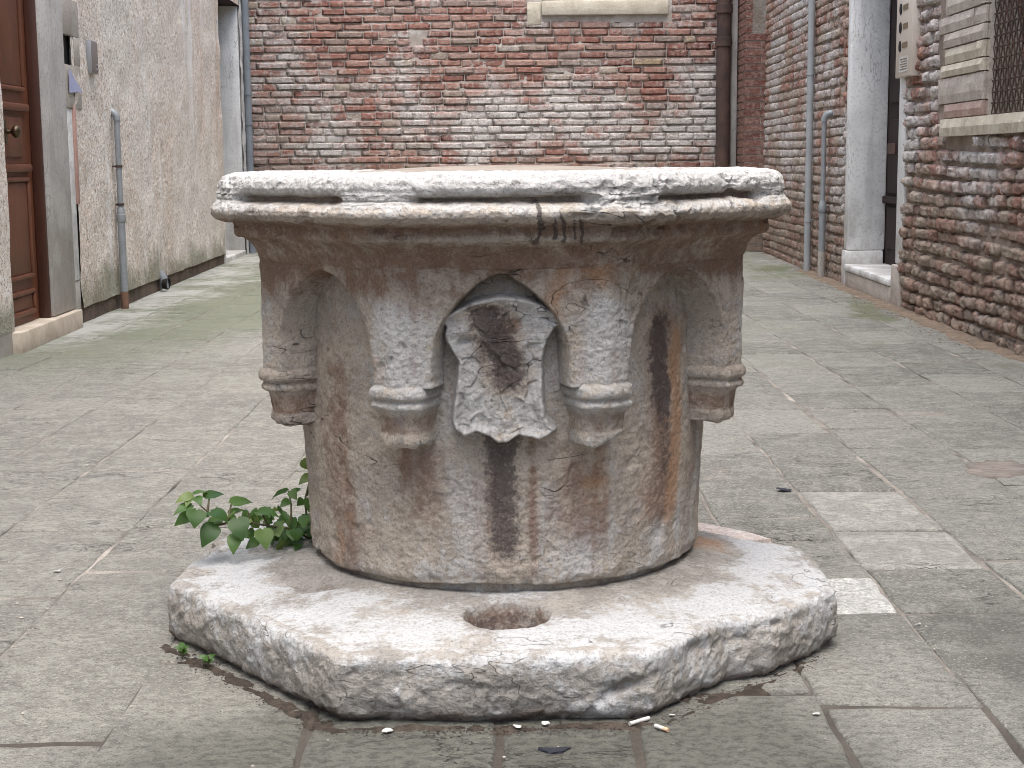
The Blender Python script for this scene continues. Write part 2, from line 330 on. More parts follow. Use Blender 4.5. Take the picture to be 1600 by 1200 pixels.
# trachyte paving
def paving(name, c1, c2, var=0.25, damp=True):
    g = NG(name, 0.82, 0.3); x, y, z = g.xyz()
    rnd = g.math('FRACT', g.math('ADD', g.objrand(), g.math('MULTIPLY', g.isl, 3.71)))
    big = g.noise(1.3, 5, 0.6); n2 = g.noise(11, 6, 0.7); f = g.noise(120, 4, 0.75, g.vec((0.8, 1, 1))); gr = g.noise(60, 5, 0.75, g.vec((0.8, 1, 1)))
    c = g.mix(g.step(big, 0.36, 0.64), c1, c2)
    k = g.math('ADD', 1.0 - var / 2, g.math('MULTIPLY', rnd, var))
    c = g.mix(1.0, c, k, 'MULTIPLY')
    fl = g.noise(230, 3, 0.7, g.vec((0.8, 1, 1), (1, 2, 3)))
    c = g.mix(g.math('MULTIPLY', g.step(n2, 0.46, 0.58), 0.5), c, tuple(v * 1.45 for v in c1))
    c = g.mix(g.math('MULTIPLY', g.step(gr, 0.49, 0.56), 0.60), c, tuple(v * 0.45 for v in c1))
    c = g.mix(g.math('MULTIPLY', g.step(f, 0.52, 0.59), 0.65), c, (0.56, 0.53, 0.47))
    c = g.mix(g.math('MULTIPLY', g.step(fl, 0.53, 0.60), 0.55), c, tuple(v * 0.28 for v in c1))
    if damp:
        # mossy damp film in the foreground and along the far left, pale lime wash patches, pink mortar smears
        d = g.math('ADD', g.math('MULTIPLY', g.math('SUBTRACT', 2.95, y), 1.5), g.math('SUBTRACT', g.noise(2.6, 4), 0.5))
        d = g.math('MULTIPLY', d, g.step(x, -0.95, -0.35)); d = g.math('MULTIPLY', d, g.math('SUBTRACT', 1.0, g.step(x, 0.45, 0.75)))
        c = g.mix(g.math('MULTIPLY', g.step(d, 0.0, 0.55), 0.70), c, g.mix(g.step(gr, 0.47, 0.56), (0.115, 0.118, 0.092), (0.05, 0.052, 0.042)))
        m = g.math('ADD', g.math('MULTIPLY', g.step(x, -0.9, -2.2), 0.25), g.math('SUBTRACT', g.noise(0.9, 4, 0.6, g.vec((1, 0.5, 1), (5, 2, 0))), 0.5))
        m = g.math('MULTIPLY', g.math('ADD', m, 0.06), g.step(y, 6.0, 10.0))
        c = g.mix(g.math('MULTIPLY', g.step(m, 0.0, 0.28), 0.6), c, (0.17, 0.20, 0.115))
        d2 = g.math('ADD', g.math('MULTIPLY', g.step(x, 0.75, 1.0), g.math('SUBTRACT', 1.0, g.step(y, 3.2, 3.75))), g.math('MULTIPLY', g.math('SUBTRACT', g.noise(2.1, 4), 0.5), 1.6))
        c = g.mix(g.math('MULTIPLY', g.step(d2, 0.4, 1.2), 0.5), c, (0.11, 0.11, 0.10))
        mp = g.math('MULTIPLY', g.step(x, 1.75, 2.2), g.step(g.noise(1.4, 3, 0.5, g.vec((1.4, 0.8, 1), (2, 4, 0))), 0.54, 0.64))
        c = g.mix(g.math('MULTIPLY', mp, g.math('MULTIPLY', g.step(y, 6.5, 7.8), 0.6)), c, (0.13, 0.15, 0.06))
        l = g.math('ADD', g.math('MULTIPLY', g.step(x, -1.9, -2.6), 0.30), g.math('SUBTRACT', g.noise(2.2, 5, 0.65, g.vec((0.8, 0.8, 1), (1, 9, 0))), 0.5)); l = g.math('ADD', l, g.math('MULTIPLY', g.math('SUBTRACT', n2, 0.5), 0.5))
        l = g.math('MULTIPLY', l, g.step(y, 6.5, 9.5))
        c = g.mix(g.math('MULTIPLY', g.step(l, 0.10, 0.42), 0.7), c, (0.62, 0.61, 0.58))
        pk = g.noise(1.7, 5, 0.7, g.vec((0.7, 1, 1), (8, 3, 0)))
        c = g.mix(g.math('MULTIPLY', g.step(pk, 0.63, 0.72), 0.4), c, (0.50, 0.40, 0.35))
    ck = g.math('ABSOLUTE', g.math('SUBTRACT', g.noise(2.4, 6, 0.65, g.vec((0.6, 1.5, 1)), 0.3), 0.5))
    cm = g.math('MULTIPLY', g.math('SUBTRACT', 1.0, g.step(ck, 0.0, 0.005)), g.step(g.noise(1.9, 2, 0.5, g.vec((1, 1, 1), (4, 4, 4))), 0.50, 0.60))
    c = g.mix(g.math('MULTIPLY', cm, 0.7), c, (0.06, 0.055, 0.05))
    h = g.math('ADD', g.math('MULTIPLY', gr, 1.0), g.math('MULTIPLY', n2, 0.8)); h = g.math('ADD', h, g.math('MULTIPLY', f, 0.4)); h = g.math('SUBTRACT', h, g.math('MULTIPLY', cm, 0.6))
    return g.done(c, None, g.bump(h, 1.0, 0.016))
M['pave'] = paving('trachyte', (0.305, 0.30, 0.268), (0.235, 0.235, 0.212), 0.50)
M['pave_left'] = paving('worn_trachyte', (0.35, 0.34, 0.30), (0.28, 0.274, 0.242), 0.2)
M['pave_light'] = paving('new_grey_slab', (0.47, 0.46, 0.42), (0.42, 0.41, 0.375), 0.3, False)
M['pave_white'] = paving('white_slab', (0.80, 0.79, 0.76), (0.74, 0.73, 0.70), 0.05, False)
def jointmat():
    g = NG('joint_fill', 0.95, 0.15); n = g.noise(3.5, 4, 0.6); f = g.noise(70, 4, 0.7); b = g.noise(0.8, 2)
    c = g.ramp(n, [(0.34, (0.07, 0.065, 0.058)), (0.44, (0.17, 0.155, 0.135)), (0.56, (0.27, 0.245, 0.215)), (0.68, (0.40, 0.36, 0.32))])
    c = g.mix(g.math('MULTIPLY', g.step(f, 0.5, 0.7), 0.4), c, (0.08, 0.07, 0.06))
    yy = g.xyz()[1]; c = g.mix(g.math('MULTIPLY', g.math('SUBTRACT', 1.0, g.step(yy, 2.55, 3.1)), 0.85), c, (0.055, 0.048, 0.04))
    return g.done(c, None, g.bump(f, 0.8, 0.01))
M['joint'] = jointmat()
def leafmat():
    g = NG('leaf_green', 0.45, 0.4); r = g.objrand(); n = g.noise(40, 3)
    c = g.ramp(r, [(0.0, (0.03, 0.08, 0.014)), (0.45, (0.06, 0.135, 0.026)), (0.8, (0.11, 0.19, 0.05)), (1.0, (0.20, 0.25, 0.07))])
    c = g.mix(g.math('MULTIPLY', n, 0.35), c, (0.04, 0.10, 0.02))
    g.b.inputs['Subsurface Weight'].default_value = 0.0
    tr = g.t.nodes.new('ShaderNodeBsdfTranslucent'); g.put(tr.inputs[0], g.mix(0.5, c, (0.2, 0.32, 0.05)))
    mx = g.t.nodes.new('ShaderNodeMixShader'); mx.inputs[0].default_value = 0.28
    g.t.links.new(g.b.outputs[0], mx.inputs[1]); g.t.links.new(tr.outputs[0], mx.inputs[2])
    out = [n for n in g.t.nodes if n.type == 'OUTPUT_MATERIAL'][0]; g.t.links.new(mx.outputs[0], out.inputs[0])
    return g.done(c)
M['leaf'] = leafmat()
M['stem'] = plain('stem_green', (0.12, 0.13, 0.05), (0.10, 0.07, 0.045), 30, 0.7, 0.2, 0.002)

# ================================================================ GROUND
gv = np.array([(x, y, -0.03) for x in (-40, 40) for y in (-30, 50)])
link('ground', make_mesh('ground', gv, [(0, 2, 3, 1)], False), M['joint'], kind='structure')
pav = bpy.data.objects.new('pavement', None); COL.objects.link(pav); pav['kind'] = 'structure'
nx, ny = 170, 330
X, Y = np.meshgrid(np.linspace(-3.3, 2.9, nx), np.concatenate([np.linspace(1.2, 8, 200), np.linspace(8.1, 17.6, ny - 200)]), indexing='ij')
Z = -0.0050 + 0.0030 * fbm(np.stack([X, Y, X * 0], -1), 2.2, 3) + 0.0015 * sst(-0.3, -1.3, X)
link('joint_mortar', make_mesh('joint_mortar', np.stack([X, Y, Z], -1), grid_faces(nx, ny)), M['joint'], pav)

XL = [-3.12, -2.75, -2.42, -2.06, -1.72, -1.40, -1.06, -0.72, -0.376, -0.03, 0.215, 0.565, 0.86, 1.17, 1.51, 1.89, 2.26, 2.64]
fixed = {10: [1.5, 1.98, 2.36, 2.78, 3.295, 3.72, 4.2, 4.56], 11: [1.6, 2.2, 2.72, 3.03, 3.295, 3.575, 3.95, 4.22, 4.6, 5.12, 5.5], 12: [1.7, 2.35, 2.86, 3.29, 3.665, 4.05, 4.56, 5.1, 5.55, 6.1],
         13: [1.5, 2.1, 2.7, 3.24, 3.74, 4.06, 4.45, 5.0, 5.25], 7: [1.5, 2.0, 2.475, 3.0], 8: [1.5, 1.95, 2.38, 2.75, 3.1], 9: [1.5, 1.9, 2.3, 2.72, 3.2]}
slabs = []
for c in range(len(XL) - 1):
    ys = list(fixed.get(c, [1.2 + R.random() * 0.4]))
    while ys[-1] < 17.5: ys.append(ys[-1] + R.uniform(0.32, 0.68))
    for a, b in zip(ys[:-1], ys[1:]): slabs.append((c, XL[c], XL[c + 1], a, b))
def slab_verts(x0, x1, y0, y1, seed, gap, filled):
    n = 5; rs = random.Random(seed); V = []; F = []
    g2 = gap / 2; tilt = (rs.uniform(-.002, .002), rs.uniform(-.002, .002)); z0 = rs.uniform(-0.0012, 0.0012)
    q = [(x0 + g2, y0 + g2), (x1 - g2, y0 + g2), (x1 - g2, y1 - g2), (x0 + g2, y1 - g2)]
    q = [(a + rs.uniform(-.006, .006), b + rs.uniform(-.012, .012)) for a, b in q]
    ring = []
    for k in range(4):
        a, b = q[k], q[(k + 1) % 4]
        for t in range(n):
            s = t / n; px = a[0] + (b[0] - a[0]) * s; py = a[1] + (b[1] - a[1]) * s
            j = 0.0045 if 0 < t else 0.0
            ring.append((px + rs.uniform(-j, j), py + rs.uniform(-j, j)))
    cx = sum(p[0] for p in q) / 4; cy = sum(p[1] for p in q) / 4; m = len(ring)
    for (ins, z) in ((0.0, -0.028), (0.0, -0.0045), (0.004, -0.0012), (0.014, 0.0)):
        for (px, py) in ring:
            d = math.hypot(px - cx, py - cy); k = 1 - ins * 1.2 / max(d, 0.05)
            X_, Y_ = cx + (px - cx) * k, cy + (py - cy) * k
            V.append((X_, Y_, z + (z0 + tilt[0] * (X_ - cx) * 3 + tilt[1] * (Y_ - cy) * 3 if z > -0.02 else 0)))
    for r_ in range(3):
        for k in range(m): F.append((r_ * m + k, r_ * m + (k + 1) % m, (r_ + 1) * m + (k + 1) % m, (r_ + 1) * m + k))
    V.append((cx, cy, 0.0015 + z0)); ci = len(V) - 1
    for k in range(m): F.append((3 * m + k, 3 * m + (k + 1) % m, ci))
    return V, F
def inframe(x, y):
    v = Vector((x, y, 0)) - cam.location; f = v.dot(_f)
    if f < 0.3: return False
    return abs(v.dot(_r) / f * FPX) < 830 and abs(v.dot(_up) / f * FPX) < 640
cand = []
for i, s in enumerate(slabs):
    c, x0, x1, y0, y1 = s
    if (x0 + x1) / 2 < -2.72 - 0.012 * (y0 - 8) and y0 < 14: pass
    vis = any(inframe(x, y) for x in (x0, x1, (x0 + x1) / 2) for y in (y0, y1))
    cand.append((not vis, y0, i))
cand.sort(); singles = {i for (nv, y, i) in cand if not nv}; singles = set([i for (nv, y, i) in cand if not nv][:298])
rest = MB()
for i, (c, x0, x1, y0, y1) in enumerate(slabs):
    filled = x1 < -0.35
    mat = M['pave_left'] if filled else M['pave']
    if c == 12 and 3.6 < y0 < 4.5: mat = M['pave_light']
    if c == 11 and abs(y0 - 3.295) < 0.01: mat = M['pave_white']; x0 = 0.70
    V, F = slab_verts(x0, x1, y0, y1, i, 0.003 if filled else 0.007 + 0.009 * (i % 6 == 0) + 0.010 * (mat is M['pave_light']), filled)
    if c in (8, 9) and y1 > 2.5 and y0 < 2.5: V, F = slab_verts(x0 + 0.003, x1 - 0.004, y0, y1, i, 0.012, False)
    if i in singles: link('paving_stone', make_mesh('paving_stone', np.array(V), F), mat, pav)
    else: rest.add(V, F)
o = build('paving_stone', rest, M['pave'], pav); o['kind'] = 'stuff'
def patch_disc(name, cx, cy, rx, ry, z, mat, seed, rot=0.0):
    rs = np.random.RandomState(seed); n = 40; T = np.linspace(0, 2 * pi, n, endpoint=False); k = 1 + 0.22 * fbm(np.stack([np.cos(T) * 1.6, np.sin(T) * 1.6, T * 0 + seed], -1), 1.3, 3)
    V = []; F = []
    for (s_, zz_) in ((1.0, -0.004), (0.96, z * 0.8), (0.6, z), (0.02, z)):
        for t, q in zip(T, k):
            a, b = s_ * q * rx * cos(t), s_ * q * ry * sin(t); V.append((cx + a * cos(rot) - b * sin(rot), cy + a * sin(rot) + b * cos(rot), zz_ + 0.0012 * rs.uniform(-1, 1)))
    for r_ in range(3):
        for j in range(n): F.append((r_ * n + j, r_ * n + (j + 1) % n, (r_ + 1) * n + (j + 1) % n, (r_ + 1) * n + j))
    F.append(tuple(3 * n + j for j in range(n)))
    link(name, make_mesh(name, np.array(V), F), mat, pav)
patch_disc('cement_patch', 1.56, 4.85, 0.10, 0.15, 0.006, M['patchm'], 3, -0.5)

# ================================================================ BRICKS
def brick_variant(seed, L, Hh, ero, nu=9, nz=6):
    """unit brick: front face at y=0 looking -y, body to +y ; size 1 x 1(z), depth in metres"""
    rs = np.random.RandomState(seed)
    u = np.linspace(-1, 1, nu); z = np.linspace(-1, 1, nz)
    U, Zz = np.meshgrid(u, z, indexing='ij')
    ex = 1 - np.abs(U); ez = 1 - np.abs(Zz)
    P = np.stack([U * L * 6 + seed * 3.1, Zz * Hh * 14, U * 0 + seed * 1.7], -1)
    n = fbm(P, 1.6, 2)
    rnd = (1 - ero) + ero * np.clip(1 - (np.abs(U) ** 4 + np.abs(Zz) ** 3.0) * 0.75, 0, 1)
    D = ero * 0.014 * (np.abs(U) ** 8 + np.abs(Zz) ** 6) + 0.010 * ero * n + 0.004 * n + 0.016 * ero * facets(P, 1.5, seed % 50)
    sh = 1 + 0.20 * ero * fbm(P + 9, 2.0, 2)
    cornx = 1 - 0.05 * ero * (np.abs(Zz) ** 4); cornz = 1 - 0.09 * ero * (np.abs(U) ** 6)
    V = np.stack([U * 0.5 * cornx * sh, D, Zz * 0.5 * cornz * sh], -1)
    V = V.reshape(-1, 3); F = [tuple(f) for f in grid_faces(nu, nz)]
    idx = lambda i, j: i * nz + j
    loop = [idx(i, 0) for i in range(nu)] + [idx(nu - 1, j) for j in range(1, nz)] + [idx(i, nz - 1) for i in range(nu - 2, -1, -1)] + [idx(0, j) for j in range(nz - 2, 0, -1)]
    b = len(V); back = V[loop].copy(); back[:, 1] = 0.07
    V = np.concatenate([V, back]); k = len(loop)
    F = [(f[0], f[1], f[2], f[3]) for f in F] + [(loop[i], b + i, b + (i + 1) % k, loop[(i + 1) % k]) for i in range(k)]
    return V, np.array(F)
def brick_family(tagname, ero, n, L=0.27, Hh=0.066):
    out = []
    for s in range(n):
        V, F = brick_variant(s * 7 + len(tagname), L, Hh, ero)
        out.append((V, F, make_mesh('brick_' + tagname, V, F, ero < 0.4)))
    return out
def lay_bricks(u0, u1, z0, z1, course, length, holes, rng, joint=0.012, wob=0.006, broken=0.25, jit=0.1):
    out = []; z = z0; row = 0
    while z < z1:
        u = u0 - rng.uniform(0, length)
        while u < u1:
            L = length if rng.random() > broken else length * rng.uniform(0.4, 0.65)
            L *= rng.uniform(1 - jit, 1 + jit); segs = [(max(u, u0), min(u + L - joint, u1))]
            zc = z + course / 2 + wob * math.sin(u * 1.7 + row * 0.9) + rng.uniform(-.002, .002); h = (course - joint) * rng.uniform(0.90, 1.06)
            for (a, b, c, d) in holes:
                if c < zc + h * 0.3 and d > zc - h * 0.3:
                    ns = []
                    for (s, e) in segs:
                        if e <= a or s >= b: ns.append((s, e)); continue
                        if s < a: ns.append((s, a - 0.004))
                        if e > b: ns.append((b + 0.004, e))
                    segs = ns
            for (s, e) in segs:
                if e - s > 0.045: out.append(((s + e) / 2, zc, e - s, h))
            u += L
        z += course; row += 1
    return out
def put_bricks(bricks, fam_long, fam_short, mat, parent, org, ud, nd, limit, rng, proud=0.008, score=None):
    """org + u*ud ; nd points out of the wall. unit brick x->ud, -y->nd"""
    ud = Vector(ud); nd = Vector(nd); order = sorted(bricks, key=score, reverse=True) if score else bricks
    jv, jf, nb = [], [], 0
    for k, (u, z, L, h) in enumerate(order):
        V, F, me = rng.choice(fam_long if L > 0.17 else fam_short)
        p = Vector(org) + ud * u + Vector((0, 0, z)) + nd * (proud * rng.uniform(0.1, 1.5))
        rot = Matrix((( ud.x, -nd.x, 0), (ud.y, -nd.y, 0), (0, 0, 1))).to_4x4()
        if rng.random() < 0.5: fl = 1
        else: fl = -1
        tl = rng.uniform(-0.012, 0.012)
        mw = Matrix.Translation(p) @ rot @ Matrix.Rotation(tl, 4, 'Y') @ Matrix.Diagonal((L, 1, h, 1))
        if k < limit:
            if not me.materials: me.materials.append(mat)
            o = bpy.data.objects.new('brick', me); COL.objects.link(o); o.parent = parent; o.matrix_parent_inverse = Matrix(); o.matrix_local = mw
        else:
            A = np.array(mw); W = V @ A[:3, :3].T + A[:3, 3]; jv.append(W); jf.append(F + nb); nb += len(V)
    if jv:
        link('brick', make_mesh('brick_field', np.concatenate(jv), np.concatenate(jf), fam_long is fam_back), mat, parent, kind='stuff')
fam_back = brick_family('flat', 0.22, 12); fam_back_s = brick_family('flatshort', 0.25, 8, 0.13)
fam_ero = brick_family('eroded', 0.8, 14, 0.20); fam_ero_s = brick_family('erodedshort', 0.85, 14, 0.12)
fam_mid = brick_family('worn', 0.45, 12); fam_mid_s = brick_family('wornshort', 0.5, 8, 0.13)
def visscore(org, ud):
    def f(b):
        p = Vector(org) + Vector(ud) * b[0] + Vector((0, 0, b[1])); v = p - cam.location; d = v.dot(_f)
        x, y = v.dot(_r) / d * FPX, v.dot(_up) / d * FPX
        occ = 0
        if abs(x + 20) < 445 and y < 330: occ = 1
        return (abs(x) < 820 and abs(y) < 615 and not occ, b[2] / d / d)
    return f
def wall_grid(name, org, ud, nd, u0, u1, z0, z1, du, dz, amp, sc, mat, parent, holes=(), off=0.0, **kw):
    ud = np.array(ud, float); nd = np.array(nd, float)
    us = np.linspace(u0, u1, int((u1 - u0) / du) + 2); zs = np.linspace(z0, z1, int((z1 - z0) / dz) + 2)
    for h in holes:      # snap grid lines on hole edges
        for v in h[:2]:
            if u0 < v < u1: us[np.argmin(abs(us - v))] = v
        for v in h[2:]:
            if z0 < v < z1: zs[np.argmin(abs(zs - v))] = v
    U, Z = np.meshgrid(us, zs, indexing='ij')
    P = np.array(org) + U[..., None] * ud + Z[..., None] * np.array([0, 0, 1.0])
    d = off + amp * fbm(P, sc, 4)
    P = P + d[..., None] * nd
    F = grid_faces(len(us), len(zs)); uc = (U[:-1, :-1] + U[1:, 1:]).ravel() / 2; zc = (Z[:-1, :-1] + Z[1:, 1:]).ravel() / 2
    keep = np.ones(len(F), bool)
    for (a, b, c, e) in holes: keep &= ~((uc > a) & (uc < b) & (zc > c) & (zc < e))
    return link(name, make_mesh(name, P, F[keep]), mat, parent, **kw)
WALL_TOP = 5.2

# ---------------- back house
BY = 17.2
house_b = thing('brick_house', 'old red brick house wall with white salt stains closing the courtyard', 'house', (0, BY, 0))
def loc(o, e): return o
bh = [(0.20, 1.78, 2.54, 4.0)]
wall_grid('wall', (0, 0, 0), (1, 0, 0), (0, -1, 0), -3.4, 3.1, -0.02, WALL_TOP, 0.05, 0.05, 0.007, 9, M['mortar'], house_b, [(0.36, 1.74, 2.72, 4.0)], -0.003)
bb = lay_bricks(-2.95, 2.62, 0.0, 3.7, 0.0805, 0.30, bh + [(-0.95 - 0.14, -0.95 + 0.0, 2.30, 2.385)], R, 0.009, 0.006, 0.42, 0.2)
put_bricks(bb, fam_back, fam_back_s, M['brick_back'], house_b, (0, 0, 0), (1, 0, 0), (0, -1, 0), 298, R, 0.011,
           lambda b: visscore((0, BY, 0), (1, 0, 0))(b))
mb = MB().box((0.36, -0.05, 2.56), (1.74, 0.25, 2.715), 0.012); build('window_sill', mb, M['sill'], house_b, True)
mb = MB().box((0.20, -0.012, 2.46), (0.352, 0.1, 2.70), 0.012); build('stone_block', mb, M['sill'], house_b, True)
wn = build('window', MB().box((0.34, 0.16, 2.72), (1.76, 0.2, 4.02)), M['black'], house_b)
fr = MB()
for a, b in (((0.36, 0.10, 2.72), (0.42, 0.16, 4.0)), ((1.68, 0.10, 2.72), (1.74, 0.16, 4.0)), ((1.02, 0.10, 2.72), (1.08, 0.16, 4.0))): fr.box(a, b, 0.006)
build('window_frame', fr, M['wood_dark'], wn)
# roof-side mass so that the house has depth
build('house_body', MB().box((-3.4, 0.3, -0.02), (3.1, 3.0, WALL_TOP)), M['mortar'], house_b)

# ---------------- brick pier in the far right corner
pier = thing('brick_pier', 'newer dark red brick pier beside the rusty downpipe in the far corner', 'pier', (2.50, 16.6, 0))
build('core', MB().box((0.012, 0.012, -0.02), (0.26, 0.6, 2.3)).box((0.012, 0.012, 2.3), (0.075, 0.6, WALL_TOP)), M['mortar'], pier)
fb = MB(); flatb = make_mesh('brick_plain', np.array(MB().box((-0.5, 0, -0.5), (0.5, 0.05, 0.5)).v), [(0, 1, 3, 2), (4, 6, 7, 5), (0, 4, 5, 1), (2, 3, 7, 6), (0, 2, 6, 4), (1, 5, 7, 3)], False)
flatb.materials.append(M['brick_new'])
row = 0; z = 0.0
while z < 3.0:
    wid = 0.262 if z < 2.28 else 0.08
    cuts = [0, wid] if row % 2 == 0 or wid < 0.1 else [0, wid * 0.66, wid]
    for a, b in zip(cuts[:-1], cuts[1:]):
        o = bpy.data.objects.new('brick', flatb); COL.objects.link(o); o.parent = pier
        o.location = ((a + b) / 2, R.uniform(-0.002, 0.003), z + 0.04); o.scale = (b - a - 0.011, 1, 0.066); o.rotation_euler = (0, R.uniform(-.01, .01), 0)
    cuts = [0, 0.28, 0.6] if row % 2 else [0, 0.14, 0.44, 0.6]
    for a, b in zip(cuts[:-1], cuts[1:]):
        o = bpy.data.objects.new('brick', flatb); COL.objects.link(o); o.parent = pier
        o.location = (0.0, (a + b) / 2 + 0.052 * (a == 0) * 0.5, z + 0.04); o.scale = (b - a - 0.011 - 0.052 * (a == 0), 1, 0.066); o.rotation_euler = (0, 0, -pi / 2)
    z += 0.0795; row += 1
build('cement_strip', MB().box((-0.07, 0.52, -0.02), (-0.004, 0.62, WALL_TOP), 0.01), M['concrete'], pier)

# ---------------- right house: wall line from (2.572,7.2) to (2.72,16.6)
ra = Vector((2.58, 7.7, 0)); rb = Vector((2.72, 16.6, 0)); rud = (rb - ra).normalized(); rnd_ = Vector((-rud.y, rud.x, 0))
if rnd_.x > 0: rnd_ = -rnd_
def ru(y): return (y - ra.y) / rud.y
house_r = thing('brick_house', 'crumbling brick house on the right with white stone doorway and grilled window', 'house', tuple(ra))
ang = math.atan2(rud.y, rud.x)
# local frame of the house: x along wall away from camera (u), y into the wall is -nd ... keep world axes, offsets from ra
def RW(u, out, z): return rud * u + rnd_ * out + Vector((0, 0, z))
D0, D1 = ru(10.47), ru(12.02)       # door opening
J0, J1 = ru(10.27), ru(12.16)
W0, W1 = ru(7.55), ru(8.52)
rholes = [(J0, J1, -0.1, 2.75), (W0, W1, 1.22, 2.3), (ru(7.4), ru(9.30), 1.10, 1.225), (ru(8.52), ru(9.5), 1.22, 2.25)]
wall_grid('wall', (0, 0, 0), tuple(rud), tuple(rnd_), -11, ru(16.62), -0.02, WALL_TOP, 0.06, 0.06, 0.012, 7, M['mortar_dark'], house_r,
          [(D0 - 0.1, D1 + 0.08, -0.1, 2.6), (W0, W1, 1.22, 2.3)], -0.006)
br = lay_bricks(ru(6.9), ru(12.3), -0.02, 3.2, 0.081, 0.165, rholes, R, 0.010, 0.012, 0.35, 0.3)
br2 = lay_bricks(ru(12.3), ru(16.62), -0.02, 3.2, 0.079, 0.27, rholes, R, 0.012, 0.006, 0.4, 0.12)
sc_r = visscore(tuple(ra), tuple(rud))
put_bricks(br, fam_ero, fam_ero_s, M['brick_right'], house_r, (0, 0, 0), tuple(rud), tuple(rnd_), 240, R, 0.025, sc_r)
put_bricks(br2, fam_mid, fam_mid_s, M['brick_right'], house_r, (0, 0, 0), tuple(rud), tuple(rnd_), 58, R, 0.010, sc_r)
def rough_block(name, u0, u1, o0, o1, z0, z1, mat, parent, amp=0.009, seed=0, cell=0.03):
    import bmesh
    bm = bmesh.new(); nu = max(2, int((u1 - u0) / cell)); nz = max(2, int((z1 - z0) / cell)); no = 3
    us = np.linspace(u0, u1, nu + 1); zs = np.linspace(z0, z1, nz + 1)
    U, Z = np.meshgrid(us, zs, indexing='ij'); N = np.stack([U * 1.0 + seed * 3.3, Z * 0 + seed, Z], -1)
    e = np.minimum(np.minimum(U - u0, u1 - U), np.minimum(Z - z0, z1 - Z)); fr = np.full(U.shape, float(o1)) + amp * fbm(N, 16, 3) + amp * 0.7 * facets(N, 22, seed % 40) - 0.010 * sst(0.012, 0.0, e)
    w_ = amp * 0.35; U2 = U + w_ * fbm(N, 20, 2, off=4) * sst(0.012, 0, e); Z2 = Z + w_ * fbm(N, 20, 2, off=8) * sst(0.012, 0, e)
    V = [RW(a, b, c) for a, b, c in zip(U2.ravel(), fr.ravel(), Z2.ravel())]; m = nz + 1; F = [tuple(f) for f in grid_faces(nu + 1, m)]
    loop = [i * m for i in range(nu + 1)] + [nu * m + j for j in range(1, m)] + [i * m + m - 1 for i in range(nu - 1, -1, -1)] + [j for j in range(m - 2, 0, -1)]
    b = len(V); lu_ = U2.ravel(); lz_ = Z2.ravel(); V += [RW(lu_[i], o0, lz_[i]) for i in loop]; k = len(loop)
    F += [(loop[i], b + i, b + (i + 1) % k, loop[(i + 1) % k]) for i in range(k)]
    me = make_mesh(name, np.array([tuple(v) for v in V]), [f[::-1] for f in F], False); bm.free()
    return link(name, me, mat, parent)
def rbox(mb, u0, u1, o0, o1, z0, z1, bev=0.0):
    """box in wall frame: u along, o outward"""
    t = MB().box((u0, o0, z0), (u1, o1, z1), bev)
    mb.add([RW(v[0], v[1], v[2]) for v in t.v], [f[::-1] for f in t.f]); return mb
# door jambs, lintel and sill in pale stone
build('door_jamb', rbox(MB(), D1, J1, -0.27, 0.022, 0.28, 2.62, 0.012), M['jamb'], house_r, True)
build('door_jamb', rbox(MB(), D1 - 0.012, J1 + 0.02, -0.26, 0.034, -0.02, 0.276, 0.012), M['jamb'], house_r, True)
build('door_jamb', rbox(MB(), J0, D0, -0.27, 0.010, 0.28, 2.62, 0.012), M['jamb'], house_r, True)
build('door_jamb', rbox(MB(), J0 - 0.02, D0 + 0.012, -0.26, 0.034, -0.02, 0.276, 0.012), M['jamb_worn'], house_r, True)
build('lintel', rbox(MB(), J0, J1, -0.27, 0.022, 2.624, 2.80, 0.012), M['jamb'], house_r, True)
build('door_step', rbox(MB(), D0 + 0.014, D1 - 0.014, -0.30, 0.036, -0.02, 0.12, 0.006), M['jamb_worn'], house_r, True)
build('door_sill', rbox(MB(), D0 + 0.014, D1 - 0.014, -0.30, 0.05, 0.122, 0.175, 0.014), M['jamb'], house_r, True)
dr = build('door', rbox(MB(), D0 - 0.05, D1 + 0.01, -0.32, -0.272, 0.176, 2.62), M['wood_dark'], house_r)
for (za, zb) in ((0.30, 0.62), (0.72, 1.28), (1.40, 2.3)):
    for (ua, ub) in ((D0 + 0.08, D0 + 0.60), (D0 + 0.76, D1 - 0.10)):
        build('panel', rbox(MB(), ua, ub, -0.272, -0.256, za, zb, 0.008), M['wood_dark'], dr)
build('rail', rbox(MB(), D0, D1, -0.272, -0.240, 0.645, 0.70, 0.008), M['wood_dark'], dr)
build('letter_plate', rbox(MB(), D1 - 0.36, D1 - 0.10, -0.256, -0.246, 1.02, 1.10, 0.004), M['wood_frame'], dr)
# grilled window
win = build('window', rbox(MB(), W0, W1, -0.30, -0.26, 1.22, 2.3), M['black'], house_r)
build('reveal', rbox(MB(), W1 - 0.002, W1 + 0.05, -0.28, -0.02, 1.22, 2.3), M['jamb_worn'], win)
gm = MB()
nU = 22; nZ = 18
for i in range(nU + 1):
    u = W0 + (W1 - W0) * i / nU
    gm.tube([RW(u, -0.045 + 0.005 * (1 if k % 2 == i % 2 else -1), 1.225 + 1.07 * k / nZ) for k in range(nZ + 1)], 0.0045, 5, False)
for k in range(nZ + 1):
    z = 1.225 + 1.07 * k / nZ
    gm.tube([RW(W0 + (W1 - W0) * i / nU, -0.045 + 0.005 * (-1 if k % 2 == i % 2 else 1), z) for i in range(nU + 1)], 0.0045, 5, False)
build('wire_mesh', gm, M['rust'], win, True)
build('bar', MB().tube([RW(W1 - 0.05, -0.13, 2.0), RW(W1 - 0.42, -0.12, 1.24)], 0.012, 8), M['rust2'], win, True)
